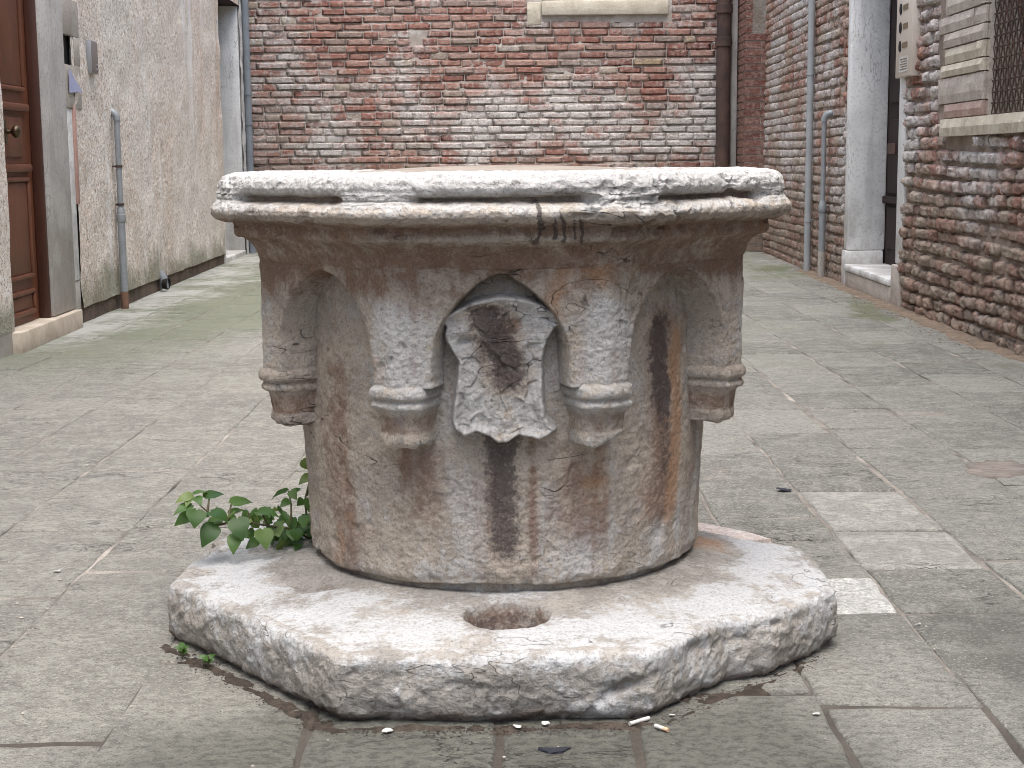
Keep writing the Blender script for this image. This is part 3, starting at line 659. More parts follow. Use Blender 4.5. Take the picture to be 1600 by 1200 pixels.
build('bar', MB().tube([RW(W1 - 0.18, -0.16, 1.62), RW(W1 - 0.60, -0.15, 1.22)], 0.012, 8), M['rust2'], win, True)
rough_block('window_sill', ru(7.5), ru(9.28), -0.2, 0.05, 1.115, 1.215, M['sill'], house_r, 0.006, 77, 0.05)
# pale squared blocks beside the window
blocks = []
z = 1.225; rr = random.Random(3); heights = [0.085, 0.155, 0.075, 0.095, 0.088, 0.10, 0.10, 0.095, 0.09, 0.1]
for k, h in enumerate(heights):
    cutsu = [ru(8.525), ru(8.525) + rr.uniform(0.12, 0.3), ru(9.40) + rr.uniform(-0.08, 0.14)] if k % 2 and k > 1 else [ru(8.525), ru(9.40) + rr.uniform(-0.1, 0.12)]
    for a, b in zip(cutsu[:-1], cutsu[1:]):
        rough_block('stone_block', a, b - 0.010, -0.1, 0.014 + rr.uniform(-.008, .008), z, z + h - 0.008, rr.choice([M['jamb_worn'], M['jamb_worn'], M['block_pink'], M['sill']]), house_r, 0.005, k * 3 + int(a * 10), 0.045)
    z += h
build('house_body', rbox(MB(), -11, ru(16.6), -3.5, -0.34, -0.02, WALL_TOP), M['mortar_dark'], house_r)
# ---------------- left house: stucco
la = Vector((-2.70, 9.5, 0)); lb = Vector((-2.90, 17.0, 0)); lud = (lb - la).normalized(); lnd = Vector((lud.y, -lud.x, 0))
def lu(y): return (y - la.y) / lud.y
def LW(u, out, z): return lud * u + lnd * out + Vector((0, 0, z))
def lbox(mb, u0, u1, o0, o1, z0, z1, bev=0.0):
    t = MB().box((u0, o0, z0), (u1, o1, z1), bev); mb.add([LW(*v) for v in t.v], t.f); return mb
house_l = thing('stucco_house', 'pebbledash stucco house along the left with brown panelled door', 'house', tuple(la))
E0, E1 = lu(8.19), lu(8.95); S1 = lu(9.66); F0, F1 = lu(15.45), lu(16.85)
wall_grid('plaster', (0, 0, 0), tuple(lud), tuple(lnd), S1, F0, 0.10, WALL_TOP, 0.03, 0.035, 0.016, 3.0, M['stucco'], house_l, [], 0.004)
wall_grid('plaster', (0, 0, 0), tuple(lud), tuple(lnd), lu(-3), E0, 0.12, WALL_TOP, 0.06, 0.06, 0.010, 3.0, M['stucco'], house_l, [], 0.004)
wall_grid('plaster', (0, 0, 0), tuple(lud), tuple(lnd), E0, S1, 2.5, WALL_TOP, 0.06, 0.06, 0.010, 3.0, M['stucco'], house_l, [], 0.004)
wall_grid('plaster', (0, 0, 0), tuple(lud), tuple(lnd), F0, F1, 2.66, WALL_TOP, 0.06, 0.06, 0.010, 3.0, M['stucco'], house_l, [], 0.004)
wall_grid('plaster', (0, 0, 0), tuple(lud), tuple(lnd), F1 - 0.0, lu(17.2), 0.0, WALL_TOP, 0.04, 0.04, 0.015, 6.0, M['white_render'], house_l, [], 0.004)
# end faces of the plaster at openings
build('plinth', lbox(MB(), S1, F0, -0.2, -0.012, -0.02, 0.16), M['plinth'], house_l)
build('plinth', lbox(MB(), lu(-3), E0 - 0.002, -0.2, 0.006, -0.02, 0.20, 0.01), M['concrete'], house_l)
build('reveal', lbox(MB(), E0 - 0.10, E0 - 0.001, -0.19, 0.0, 0.0, 2.5), M['stucco'], house_l)
build('house_body', lbox(MB(), lu(-3), E0 - 0.1, -3.0, -0.03, -0.02, WALL_TOP - 0.01), M['plinth'], house_l)
build('house_body', lbox(MB(), S1 + 0.0, F0 - 0.02, -3.0, -0.03, -0.02, WALL_TOP - 0.01), M['plinth'], house_l)
build('house_body', lbox(MB(), E0 - 0.1, S1 - 0.0, -3.0, -0.25, -0.02, WALL_TOP - 0.01), M['plinth'], house_l)
build('house_body', lbox(MB(), F0 - 0.02, lu(17.3), -3.0, -0.55, -0.02, WALL_TOP - 0.01), M['plinth'], house_l)
build('lintel_soffit', lbox(MB(), E0 - 0.05, S1, -0.25, -0.006, 2.5, WALL_TOP - 0.01), M['plinth'], house_l)
build('lintel_soffit', lbox(MB(), F0 - 0.02, F1 + 0.2, -0.55, -0.006, 2.66, WALL_TOP - 0.01), M['wood_dark'], house_l)
build('door_surround', lbox(MB(), E1, S1 - 0.20, -0.2, 0.016, 0.115, 2.5, 0.012), M['concrete'], house_l, True)
build('door_surround', lbox(MB(), S1 - 0.24, S1 - 0.005, -0.2, -0.004, -0.02, 0.28, 0.01), M['concrete'], house_l, True)
build('plaster_strip', lbox(MB(), S1 - 0.199, S1 - 0.03, -0.2, 0.002, 0.28, 1.34, 0.008), M['white_render'], house_l, True)
build('plaster_strip', lbox(MB(), S1 - 0.199, S1 - 0.012, -0.2, 0.004, 2.0, 2.5, 0.008), M['white_render'], house_l, True)
build('plaster_strip', lbox(MB(), S1 - 0.029, S1 + 0.03, -0.1, 0.012, 0.75, 1.36, 0.004), M['pinkline'], house_l, True)
build('patch', lbox(MB(), S1 - 0.198, S1 + 0.20, -0.2, 0.010, 1.34, 1.60, 0.004), M['patchw'], house_l, True)
build('patch', lbox(MB(), S1 - 0.198, S1 + 0.20, -0.2, 0.010, 1.78, 2.0, 0.004), M['patchw'], house_l, True)
build('patch', lbox(MB(), S1 + 0.06, S1 + 0.20, -0.2, 0.010, 1.601, 1.779, 0.004), M['patchw'], house_l, True)
build('cable_hole', lbox(MB(), S1 - 0.198, S1 + 0.06, -0.2, -0.02, 1.60, 1.78), M['black'], house_l)
build('door_step', lbox(MB(), lu(8.13), lu(9.44), -0.26, 0.055, -0.02, 0.112, 0.006), M['step'], house_l, True)
door = build('door', lbox(MB(), E0 - 0.02, E1 - 0.0, -0.11, -0.065, 0.113, 2.5), M['wood'], house_l)
build('door_frame', lbox(MB(), E1 - 0.035, E1 - 0.002, -0.065, -0.002, 0.113, 2.5, 0.006), M['wood_frame'], house_l, True)
def panel(u0, u1, z0, z1):
    build('panel', lbox(MB(), u0 + 0.035, u1 - 0.035, -0.065, -0.056, z0 + 0.03, z1 - 0.03, 0.008), M['wood'], door, True)
    for (a, b, c, d) in ((u0, u1, z0, z0 + 0.028), (u0, u1, z1 - 0.028, z1), (u0, u0 + 0.03, z0 + 0.029, z1 - 0.029), (u1 - 0.03, u1, z0 + 0.029, z1 - 0.029)):
        build('moulding', lbox(MB(), a, b, -0.065, -0.042, c, d, 0.010), M['wood'], door, True)
for (z0, z1) in ((0.36, 0.93), (1.40, 2.4)):
    panel(E0 + 0.06, E1 - 0.15, z0, z1)
panel(E0 + 0.06, E1 - 0.15, 0.16, 0.30)
build('moulding', lbox(MB(), E0 + 0.02, E1 - 0.11, -0.065, -0.035, 1.29, 1.335, 0.012), M['wood'], door, True)
build('moulding', lbox(MB(), E0 + 0.02, E1 - 0.11, -0.065, -0.035, 0.955, 1.0, 0.012), M['wood'], door, True)
build('knob_plate', lbox(MB(), E0 + 0.06, E1 - 0.22, -0.065, -0.053, 1.04, 1.26, 0.006), M['wood'], door, True)
kn = E0 + 0.22
def lathe_along(org, axis, prof, n=16):
    axis = Vector(axis).normalized(); a = axis.orthogonal().normalized(); b = axis.cross(a); V = []; F = []
    for (t, r) in prof:
        for k in range(n): V.append(Vector(org) + axis * t + r * (cos(2 * pi * k / n) * a + sin(2 * pi * k / n) * b))
    for i in range(len(prof) - 1):
        for k in range(n): F.append((i * n + k, i * n + (k + 1) % n, (i + 1) * n + (k + 1) % n, (i + 1) * n + k))
    F.append(tuple(range(n))[::-1]); F.append(tuple((len(prof) - 1) * n + k for k in range(n)))
    return MB().add(V, F)
build('knob', lathe_along(LW(kn, -0.054, 1.175), lnd, [(0, .034), (.004, .034), (.008, .026), (.012, .013), (.03, .011), (.038, .02), (.046, .031), (.058, .036), (.07, .033), (.08, .022), (.084, .006)]), M['brass'], door, True)
build('escutcheon', lbox(MB(), kn - 0.02, kn + 0.02, -0.054, -0.048, 1.11, 1.24, 0.003), M['brass'], door, True)
# far doorway
build('far_jamb', lbox(MB(), F1, lu(17.19), -0.55, -0.012, -0.02, 2.66, 0.01), M['jamb'], house_l, True)
build('far_jamb', lbox(MB(), F0 - 0.05, F0 - 0.001, -0.55, 0.001, -0.02, 2.66), M['jamb'], house_l)
build('threshold', lbox(MB(), F0, F1, -0.5, 0.0, -0.02, 0.05, 0.01), M['jamb'], house_l)

# ---------------- pipes and boxes on the walls
def pipe_left():
    p = thing('drain_pipe', 'grey metal pipe with curved top on the pebbledash wall', 'pipe', tuple(la + LW(lu(10.65), 0.045, 0)))
    d = Vector((0, 0, 0)); n = lnd
    build('tube', MB().tube([(0, 0, .70), (0, 0, 1.30)], 0.020, 14), M['galv'], p, True)
    build('tube', MB().tube([(0, 0, .12), (0, 0, .60)], 0.026, 14), M['galv'], p, True)
    build('tube', MB().tube([(0, 0, -0.01), (0, 0, .12)], 0.027, 14), M['rust2'], p, True)
    build('elbow', MB().tube([Vector((0, 0, 1.29)), Vector((0, 0, 1.31)), Vector((0, 0, 1.335)) - n * 0.012, Vector((0, 0, 1.352)) - n * 0.035, Vector((0, 0, 1.355)) - n * 0.08], 0.0245, 14), M['galv'], p, True)
    build('coupling', MB().tube([(0, 0, .60), (0, 0, .605), (0, 0, .65), (0, 0, .652), (0, 0, .685), (0, 0, .70)], [.030, .032, .032, .027, .027, .022], 14), M['galv'], p, True)
    for z in (0.72, 0.98): build('bracket', MB().tube([Vector((0, 0, z)) - n * 0.08, Vector((0, 0, z)) + n * 0.022], 0.007, 6).tube([(0, 0, z - .008), (0, 0, z + .008)], 0.0255, 14), M['rust'], p, True)
pipe_left()
p = thing('drain_outlet', 'short dark pipe outlet at the foot of the stucco wall', 'pipe', tuple(la + LW(lu(12.1), 0.03, 0)))
build('tube', MB().tube([Vector((0, 0, 0.15)) - lnd * 0.03, Vector((0, 0, 0.10)), Vector((0, 0, 0.02)) + lnd * 0.005], 0.035, 14), M['galv'], p, True)
build('mouth', lathe_along(Vector((0.0, -0.01, 0.06)), Vector((1, -0.15, -0.05)), [(0.0, .042), (.04, .046), (.044, .042), (.02, .034)]), M['black'], p, True)
p = thing('drain_pipe', 'thin blue grey pipe in the far left corner beside the brick wall', 'pipe', tuple(la + LW(lu(17.06), 0.045, 0)))
build('tube', MB().tube([(0, 0, -.01), (0, 0, 3.6)], 0.038, 12), M['bluepipe'], p, True)
for z in (1.42, 1.75): build('collar', MB().tube([(0, 0, z - .02), (0, 0, z + .02)], 0.046, 12).tube([Vector((0, 0, z)) - lnd * 0.06, Vector((0, 0, z))], .01, 6), M['bluepipe'], p, True)
p = thing('downpipe', 'thick rusty brown iron downpipe on the back brick wall', 'pipe', (2.335, 17.06, 0))
build('tube', MB().tube([(0, 0, -.01), (0, 0, 4.6)], 0.078, 16), M['rust'], p, True)
for z in (2.25, 2.60): build('collar', MB().tube([(0, 0, z - .05), (0, 0, z - .045), (0, 0, z + .045), (0, 0, z + .05)], [.08, .093, .093, .08], 16), M['rust'], p, True)
build('bracket', MB().tube([(-.1, .1, 2.25), (.1, .0, 2.25)], .012, 6).tube([(-.1, .1, 2.7), (.1, .0, 2.7)], .012, 6), M['galv'], p, True)
p = thing('conduit_pipe', 'tall pale grey pipe running up the right brick wall', 'pipe', tuple(ra + RW(ru(13.62), 0.05, 0)))
build('tube', MB().tube([(0, 0, -.01), (0, 0, 4.2)], 0.030, 14), M['greypipe'], p, True)
for z in (0.45, 1.72): build('collar', MB().tube([(0, 0, z - .012), (0, 0, z + .012)], 0.035, 14).tube([Vector((0, 0, z)) - rnd_ * 0.08, Vector((0, 0, z))], .008, 6), M['greypipe'], p, True)
p = thing('gas_pipe', 'short grey pipe with elbow top beside the white stone doorway', 'pipe', tuple(ra + RW(ru(12.88), 0.06, 0)))
build('tube', MB().tube([(0, 0, .56), (0, 0, 1.30)], 0.021, 14), M['galv'], p, True)
build('tube', MB().tube([(0, 0, .22), (0, 0, .56)], 0.029, 14), M['galv'], p, True)
build('tube', MB().tube([(0, 0, -.01), (0, 0, .22)], 0.031, 14), M['concrete'], p, True)
build('elbow', MB().tube([Vector((0, 0, 1.29)), Vector((0, 0, 1.315)), Vector((0, 0, 1.345)) - rnd_ * .015 - rud * .01, Vector((0, 0, 1.36)) - rnd_ * .045 - rud * .02, Vector((0, 0, 1.36)) - rnd_ * .10 - rud * .03], 0.027, 14), M['galv'], p, True)
build('coupling', MB().tube([(0, 0, .545), (0, 0, .55), (0, 0, .60), (0, 0, .64)], [.033, .035, .035, .025], 14), M['galv'], p, True)

ic = thing('intercom', 'small brushed metal intercom box on the left stucco wall', 'intercom', tuple(la + LW(lu(10.13), 0, 1.68)))
build('housing', lbox(MB(), -0.075, 0.085, -0.02, 0.036, -0.105, 0.105, 0.004), M['alu'], ic, True)
build('face_plate', lbox(MB(), -0.07, 0.08, 0.036, 0.040, -0.10, 0.098, 0.002), M['alu_face'], ic, True)
for z in (-0.05, -0.08): build('button', lathe_along(LW(0.045, 0.04, z), lnd, [(0, .011), (.004, .011), (.005, .009)]), M['alu'], ic, True)
tag(link('paper_scrap', make_mesh('paper_scrap', np.array([LW(lu(9.52), 0.024, 1.575), LW(lu(9.52), 0.020, 1.43), LW(lu(9.82), 0.024, 1.445), LW(lu(9.52), 0.026, 1.575), LW(lu(9.52), 0.022, 1.43), LW(lu(9.82), 0.026, 1.445)]) + np.array(la), [(0, 1, 2), (5, 4, 3), (0, 3, 4, 1), (1, 4, 5, 2), (2, 5, 3, 0)], False), M['bluepaper']), 'torn pale blue paper triangle stuck beside the intercom', 'paper')

ip = thing('doorbell_intercom', 'long beige doorbell panel with three round holes beside the white doorway', 'intercom', tuple(ra + RW(ru(10.2), 0.0, 0)))
q0, q1 = -0.23, 0.22
build('housing', rbox(MB(), q0, q1, -0.02, 0.052, 1.515, 2.07, 0.006), M['panel'], ip, True)
build('edge', rbox(MB(), q0 - 0.012, q0 - 0.001, -0.02, 0.060, 1.51, 2.075, 0.003), M['panel'], ip, True)
for z in (1.955, 1.835, 1.715):
    build('bell_hole', lathe_along(RW(0.10, 0.0525, z), rnd_, [(0, .036), (.003, .036), (.004, .030)]), M['black'], ip, True)
    build('name_tag', rbox(MB(), -0.10, 0.03, 0.0525, 0.056, z - .015, z + .02, 0.001), M['tagm'], ip)
build('label_plate', rbox(MB(), -0.13, 0.10, 0.0525, 0.055, 1.545, 1.645, 0.001), M['paper'], ip)
for k in range(5): build('text_line', rbox(MB(), -0.11, 0.08 - 0.03 * (k % 2), 0.0552, 0.0558, 1.56 + k * 0.016, 1.567 + k * 0.016), M['tagm'], ip)

# ================================================================ WELLHEAD
CX, CY = -0.02, 3.36
well = thing('wellhead', 'weathered octagonal stone wellhead with pointed arches and carved shield', 'well', (CX, CY, 0))
def thetas(nf, nb):
    a = radians(108)
    return np.concatenate([np.linspace(-a, a, nf), np.linspace(a, 2 * pi - a, nb + 2)[1:-1]])
def roct(T, p=46):
    s = 0
    for k in range(8): s = s + np.maximum(0, np.cos(T - k * pi / 4)) ** p
    return 1 / s ** (1 / p)
def cyl(Rr, T, Z): return np.stack([Rr * np.sin(T), -Rr * np.cos(T), Z], -1)
def normals(P, closed=True):
    if closed: du = np.roll(P, -1, 0) - np.roll(P, 1, 0)
    else: du = np.gradient(P, axis=0)
    dv = np.gradient(P, axis=1); n = np.cross(du, dv); return n / (np.linalg.norm(n, axis=-1, keepdims=True) + 1e-12)
def polyline(pts, n):
    pts = np.array(pts, float); d = np.r_[0, np.cumsum(np.linalg.norm(np.diff(pts, axis=0), axis=1))]
    t = np.linspace(0, d[-1], n); return np.stack([np.interp(t, d, pts[:, k]) for k in range(pts.shape[1])], -1)
def facecoord(T):      # signed angle from the nearest octagon corner, and face index
    k = np.round(T / (pi / 4)); return T - k * pi / 4
# --- drum
def drum():
    T = thetas(620, 120); Z = np.linspace(0.10, 0.86, 300); TT, ZZ = np.meshgrid(T, Z, indexing='ij')
    rad = 0.430 + 0.010 * sst(0.2, 0.45, ZZ) + 0.000 * sst(0.50, 0.62, ZZ)
    P0 = cyl(rad, TT, ZZ)
    d = 0.0040 * fbm(P0, 5, 3) + 0.0020 * fbm(P0, 24, 3) + 0.0016 * fbm(P0, 70, 2)
    d -= 0.005 * sst(0.3, 0.55, fbm(P0, 11, 3, off=5))
    d -= 0.020 * sst(0.172, 0.164, ZZ + 0.006 * fbm(P0, 9, 3)) + 0.006 * sst(0.19, 0.165, ZZ + 0.02 * fbm(P0, 14, 3))
    P = cyl(rad + d, TT, ZZ)
    st = fbm(np.stack([TT * 3.2, ZZ * 0.5, TT * 0], -1), 2.2, 4)          # vertical streaks
    st2 = fbm(np.stack([TT * 9, ZZ * 0.9, TT * 0 + 4], -1), 1.6, 3)
    n = fbm(P0, 9, 4, off=2)
    white = 0.16 + 0.25 * st2 + 0.45 * n + 0.15 * sst(0.45, 0.2, ZZ)
    brown = 0.08 + 0.30 * sst(0.0, 0.6, st) + 0.25 * n
    def streak(t0, w, z0, z1, a, f=0.06):
        c = t0 + 0.025 * fbm(np.stack([ZZ * 6, ZZ * 0, ZZ * 0 + t0], -1), 1, 2)
        return a * np.exp(-((TT - c) / w) ** 2) * sst(z0 - f, z0 + f, ZZ) * sst(z1 + f, z1 - f, ZZ)
    dark = streak(0.0, 0.085, 0.22, 0.50, 0.95, 0.05) + streak(0.80, 0.075, 0.50, 0.70, 1.0, 0.04) + streak(0.83, 0.06, 0.33, 0.55, 0.55, 0.06) + streak(-0.62, 0.04, 0.2, 0.4, 0.35) + streak(0.0, 0.2, 0.46, 0.52, 0.3, 0.03)
    brown += streak(0.82, 0.13, 0.26, 0.70, 0.75) + streak(0.33, 0.16, 0.25, 0.46, 0.55, 0.05) + streak(-0.35, 0.14, 0.28, 0.46, 0.6, 0.05) + streak(-0.82, 0.12, 0.15, 0.6, 0.35) + streak(-0.08, 0.10, 0.2, 0.45, 0.3) + streak(0.13, 0.03, 0.18, 0.5, 0.5)
    brown += 0.12 * sst(0.66, 0.80, ZZ)
    white += streak(0.84, 0.05, 0.20, 0.27, 0.7, 0.03) + streak(0.62, 0.07, 0.45, 0.68, 0.3) + streak(0.22, 0.06, 0.17, 0.42, 0.35) + streak(-0.18, 0.10, 0.2, 0.44, 0.3)
    ochre = streak(0.93, 0.07, 0.25, 0.65, 0.95) + streak(0.70, 0.10, 0.22, 0.40, 0.45) + 0.35 * sst(0.15, 0.5, fbm(P0, 6, 3, off=51)) + streak(0.42, 0.12, 0.28, 0.48, 0.4) + streak(-0.9, 0.08, 0.2, 0.45, 0.3)
    me = make_mesh('drum', P, grid_faces(len(T), len(Z), True), attrs=dict(white=white, brown=np.clip(brown, 0, 1.1), dark=dark, ochre=ochre))
    link('drum', me, M['well'], well)
drum()
# --- arcade: octagonal band with pointed arches
AP = 0.497
def arcade():
    T = thetas(900, 140); Z = np.linspace(0.575, 0.815, 130); TT, ZZ = np.meshgrid(T, Z, indexing='ij')
    fc = facecoord(TT); base = AP * roct(TT, 160); x = np.tan(fc) * AP            # position along the face
    k = np.round(TT / (pi / 4))
    w = 0.130; zs = 0.612; apex = 0.791
    w = np.where(np.abs(k) % 2 == 1, 0.149, w)
    ax = np.abs(x + 0.004 * fbm(cyl(base, TT, ZZ), 14, 3))
    # pointed arch: two arcs, centre on the far side of the axis
    hh = apex - zs; c = (hh * hh - w * w) / (2 * w); rr_ = c + w
    sd_arc = rr_ - np.hypot(ax + c, np.maximum(ZZ - zs, 0)); sd = np.where(ZZ > zs, sd_arc, w - ax)   # >0 inside the arch
    cut = sst(-0.001, 0.0045, sd + 0.0015 * fbm(cyl(base, TT, ZZ), 30, 2))
    P0 = cyl(base, TT, ZZ)
    d = 0.0030 * fbm(P0, 6, 3) + 0.0018 * fbm(P0, 22, 3) + 0.0014 * fbm(P0, 70, 2) - 0.006 * sst(0.28, 0.5, fbm(P0, 12, 3, off=8)) * (0.5 + facets(P0, 50, 6)) - 0.0015 * sst(0.006, 0.0, np.abs(sd))
    rad = (base + d) * (1 - cut) + 0.385 * cut
    P = cyl(rad, TT, ZZ)
    n = fbm(P0, 10, 4, off=3); st2 = fbm(np.stack([TT * 9, ZZ * 1.4, TT * 0 + 7], -1), 1.9, 4)
    cornd = np.abs(np.abs(fc) - pi / 8)
    up = sst(0.70, 0.80, ZZ + 0.03 * n)
    white = 0.10 + 0.22 * st2 + 0.40 * sst(0.16, 0.0, cornd) * (1 - up) + 0.2 * n - 0.3 * up
    white += 0.40 * np.exp(-((TT - 0.38) / 0.16) ** 2) * (1 - up) + 0.40 * np.exp(-((TT + 0.36) / 0.14) ** 2) * (1 - up)
    brown = 0.12 + 0.5 * up + 0.15 * sst(0.0, 0.5, -st2) + 0.25 * n + 0.25 * sst(0.55, 1.0, np.abs(TT)) * up
    brown = brown + 0.55 * sst(0.004, 0.012, sd) * sst(0.60, 0.68, ZZ + 0.03 * n)
    dark = 0.35 * sst(0.25, 0.55, fbm(P0, 26, 3, off=20, st=(1, 1, 0.5))) 
    dark += 0.30 * np.exp(-((TT - 0.33) / 0.07) ** 2) * sst(0.60, 0.72, ZZ)
    ochre = 0.45 * sst(0.2, 0.6, fbm(P0, 7, 3, off=31)) + 0.3 * up
    link('arcade', make_mesh('arcade', P, grid_faces(len(T), len(Z), True), attrs=dict(white=white, brown=brown, dark=dark, ochre=ochre)), M['well'], well)
arcade()
# --- rim
PROF = [(.395, .90), (.395, .955), (.402, .968), (.425, .976), (.50, .979), (.548, .978), (.566, .973), (.577, .963), (.581, .950), (.577, .939), (.563, .932), (.560, .927), (.572, .923), (.586, .917), (.594, .908), (.594, .898), (.586, .888), (.570, .881), (.553, .879), (.551, .876), (.550, .856), (.546, .851), (.533, .847), (.520, .838), (.510, .824), (.504, .808), (.499, .800), (.490, .797)]
def rim():
    T = thetas(860, 150); pr = polyline(PROF, 190); ns = len(pr); s = np.arange(ns)
    TT, SS = np.meshgrid(T, s, indexing='ij'); A = pr[SS, 0]; ZZ = pr[SS, 1].copy()
    fc = facecoord(TT); k = np.round(TT / (pi / 4)); rc = np.abs(np.abs(fc) - pi / 8)
    P0 = cyl(A * roct(TT, 40), TT, ZZ)
    # the groove between the two rolls fades out before the corners and at one worn spot
    nn = fbm(np.stack([TT * 4, TT * 0, TT * 0 + 2], -1), 2.0, 3)
    gm_ = sst(0.10, 0.16, rc + 0.02 * nn)
    zone = np.exp(-((ZZ - 0.929) / 0.0085) ** 2) * (A > 0.545) * (SS > 60)
    A = A + (1 - gm_) * zone * 0.020
    gro = np.exp(-((ZZ - 0.930) / 0.006) ** 2) * (A > 0.545) * gm_
    A = A - gro * 0.010
    A = A + (-0.006) * sst(0.05, 0.0, rc) * (ZZ > 0.87)
    P = cyl(A * roct(TT, 40), TT, ZZ)
    nrm = normals(P); sgn = np.sign(np.mean(nrm[..., 0] * np.sin(TT) - nrm[..., 1] * np.cos(TT))); nrm *= sgn
    out = sst(0.52, 0.56, A)
    d = 0.0025 * fbm(P0, 7, 3) + 0.0018 * fbm(P0, 26, 3) + 0.0018 * fbm(P0, 70, 2)
    ch = sst(0.18, 0.5, fbm(P0, 9, 3, off=4)); d += 0.010 * ch * out * (ZZ > 0.87) * (facets(P0, 42, 1) - 0.4)
    d -= 0.012 * np.exp(-((TT - 0.255) / 0.05) ** 2) * np.exp(-((ZZ - 0.896) / 0.012) ** 2)
    d += 0.005 * sst(0.93, 0.955, ZZ) * sst(-0.1, 0.35, fbm(P0, 10, 3, off=14)) * out * (facets(P0, 55, 2) - 0.2)
    P = P + d[..., None] * nrm
    n = fbm(P0, 14, 4, off=6); n8 = fbm(P0, 40, 3, off=9)
    white = 0.62 * sst(0.898, 0.935, ZZ + 0.010 * n) * sst(0.4, 0.5, A) + 0.30 * sst(0.884, 0.90, ZZ) + 0.12 * n
    white += 0.38 * np.exp(-((ZZ - 0.855) / 0.010) ** 2) * sst(-0.1, 0.3, fbm(np.stack([TT * 5, TT * 0, TT * 0], -1), 1.5, 3)) * np.exp(-(TT / 0.45) ** 2)
    white -= 0.55 * zone * gm_
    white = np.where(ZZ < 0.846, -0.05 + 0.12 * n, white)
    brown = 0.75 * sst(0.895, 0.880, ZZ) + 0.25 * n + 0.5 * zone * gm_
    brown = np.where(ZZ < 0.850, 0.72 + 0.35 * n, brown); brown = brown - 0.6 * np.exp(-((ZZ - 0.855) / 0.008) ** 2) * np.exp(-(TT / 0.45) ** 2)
    dark = 0.55 * sst(0.15, 0.5, n8) * sst(-0.1, 0.4, n) * (ZZ > 0.89) * sst(0.976, 0.962, ZZ)
    # black dribbled paint on the front of the rim
    X_ = A * np.tan(TT); X_ = np.where(np.abs(TT) < 0.9, X_, 9)
    for (x0, wd, za, zb, a) in ((0.070, 0.0045, 0.850, 0.925, 1.3), (0.066, 0.012, 0.846, 0.854, 1.2), (0.075, 0.008, 0.872, 0.895, 1.1), (0.098, 0.0036, 0.856, 0.895, 1.2), (0.112, 0.004, 0.850, 0.905, 1.3), (0.133, 0.0032, 0.854, 0.888, 1.2), (0.147, 0.004, 0.848, 0.890, 1.3), (0.125, 0.035, 0.934, 0.952, 0.6)):
        dark = np.maximum(dark, a * np.exp(-((X_ - x0 - 0.010 * n - 0.004 * n8) / wd) ** 2) * sst(za - .004, za + .004, ZZ) * sst(zb + .012, zb - .012, ZZ) * (A > 0.53))
    ochre = 0.40 * sst(0.0, 0.5, fbm(P0, 9, 3, off=41)) * (ZZ < 0.9)
    F = grid_faces(len(T), ns, True)
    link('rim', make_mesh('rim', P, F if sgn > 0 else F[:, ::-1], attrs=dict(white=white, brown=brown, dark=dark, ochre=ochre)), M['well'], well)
rim()
# --- corbels at the eight corners
CPROF = [(.605, -.004), (.592, -.001), (.584, .001), (.580, -.002), (.577, .004), (.570, .010), (.560, .0115), (.553, .008), (.550, .001), (.546, .002), (.540, .007), (.533, .005), (.530, -.004), (.522, -.008), (.505, -.012), (.488, -.014), (.480, -.011), (.470, -.011), (.464, -.014), (.461, -.05), (.460, -.11)]
def corbel(ci):
    phi = pi / 8 + ci * pi / 4
    er = np.array([sin(phi), -cos(phi), 0]); et = np.array([cos(phi), sin(phi), 0]); corner = er * (AP / cos(pi / 8))
    prof = polyline(CPROF, 64); nu = 61; V = np.zeros((nu, len(prof), 3)); z = prof[:, 0]; o = prof[:, 1]
    c22, s22 = cos(pi / 8), sin(pi / 8)
    for j in range(len(prof)):
        wd = 0.051 + min(o[j], 0.02) * (0.9 if o[j] > 0 else 0.42); wd = max(wd, 0.03)
        pts = []
        for s in np.concatenate([[-2, -1.6, -1.3], np.linspace(-1, 1, nu - 6), [1.3, 1.6, 2]]):
            a = min(abs(s), 1) * wd; sg = 1 if s >= 0 else -1
            p = corner + er * o[j] / c22 * 1.0 + sg * et * a * c22 - er * a * s22
            if abs(s) > 1: p = p - er * (abs(s) - 1) * 0.13
            p = p - er * 0.006 * math.exp(-(a / 0.012) ** 2)
            pts.append(p)
        V[:, j] = np.array(pts); V[:, j, 2] = z[j]
    P0 = V.copy(); nrm = normals(V, False); nrm *= np.sign(np.mean(nrm @ er))
    n1 = fbm(P0, 14, 3, off=ci); d = 0.0018 * n1 + 0.0014 * fbm(P0, 55, 2) - 0.006 * sst(0.22, 0.5, fbm(P0, 15, 3, off=2 + ci)) * (0.5 + facets(P0, 60, 7))
    V = V + d[..., None] * nrm
    low = sst(0.492, 0.462, V[..., 2]); V[..., 2] += low * 0.010 * fbm(P0, 30, 2, off=3)
    if ci == 0:      # broken foot of the corbel right of the shield
        side = (P0 @ et); V[..., 2] += low * sst(-0.01, 0.06, side) * 0.022; V[..., 2] -= low * sst(0.0, -0.03, side) * 0.004
    if ci == -1: V[..., 2] -= 0.004 * low
    n = fbm(P0, 16, 3, off=11)
    wbase = 0.55 if ci in (-1, 0) else 0.22
    white = wbase + 0.3 * n - 0.35 * sst(0.53, 0.515, P0[..., 2]) + 0.2 * sst(0.485, 0.47, P0[..., 2]); brown = 0.15 - 0.2 * n + 0.35 * sst(0.532, 0.515, P0[..., 2]) * (P0[..., 2] > 0.485) + (0.15 if ci not in (-1, 0) else 0)
    F = grid_faces(nu, len(prof))
    link('corbel', make_mesh('corbel', V, F, attrs=dict(white=white, brown=brown, dark=0.2 * sst(0.3, 0.6, fbm(P0, 40, 2)), ochre=0 * white)), M['well'], well)
for ci in range(-4, 4): corbel(ci)
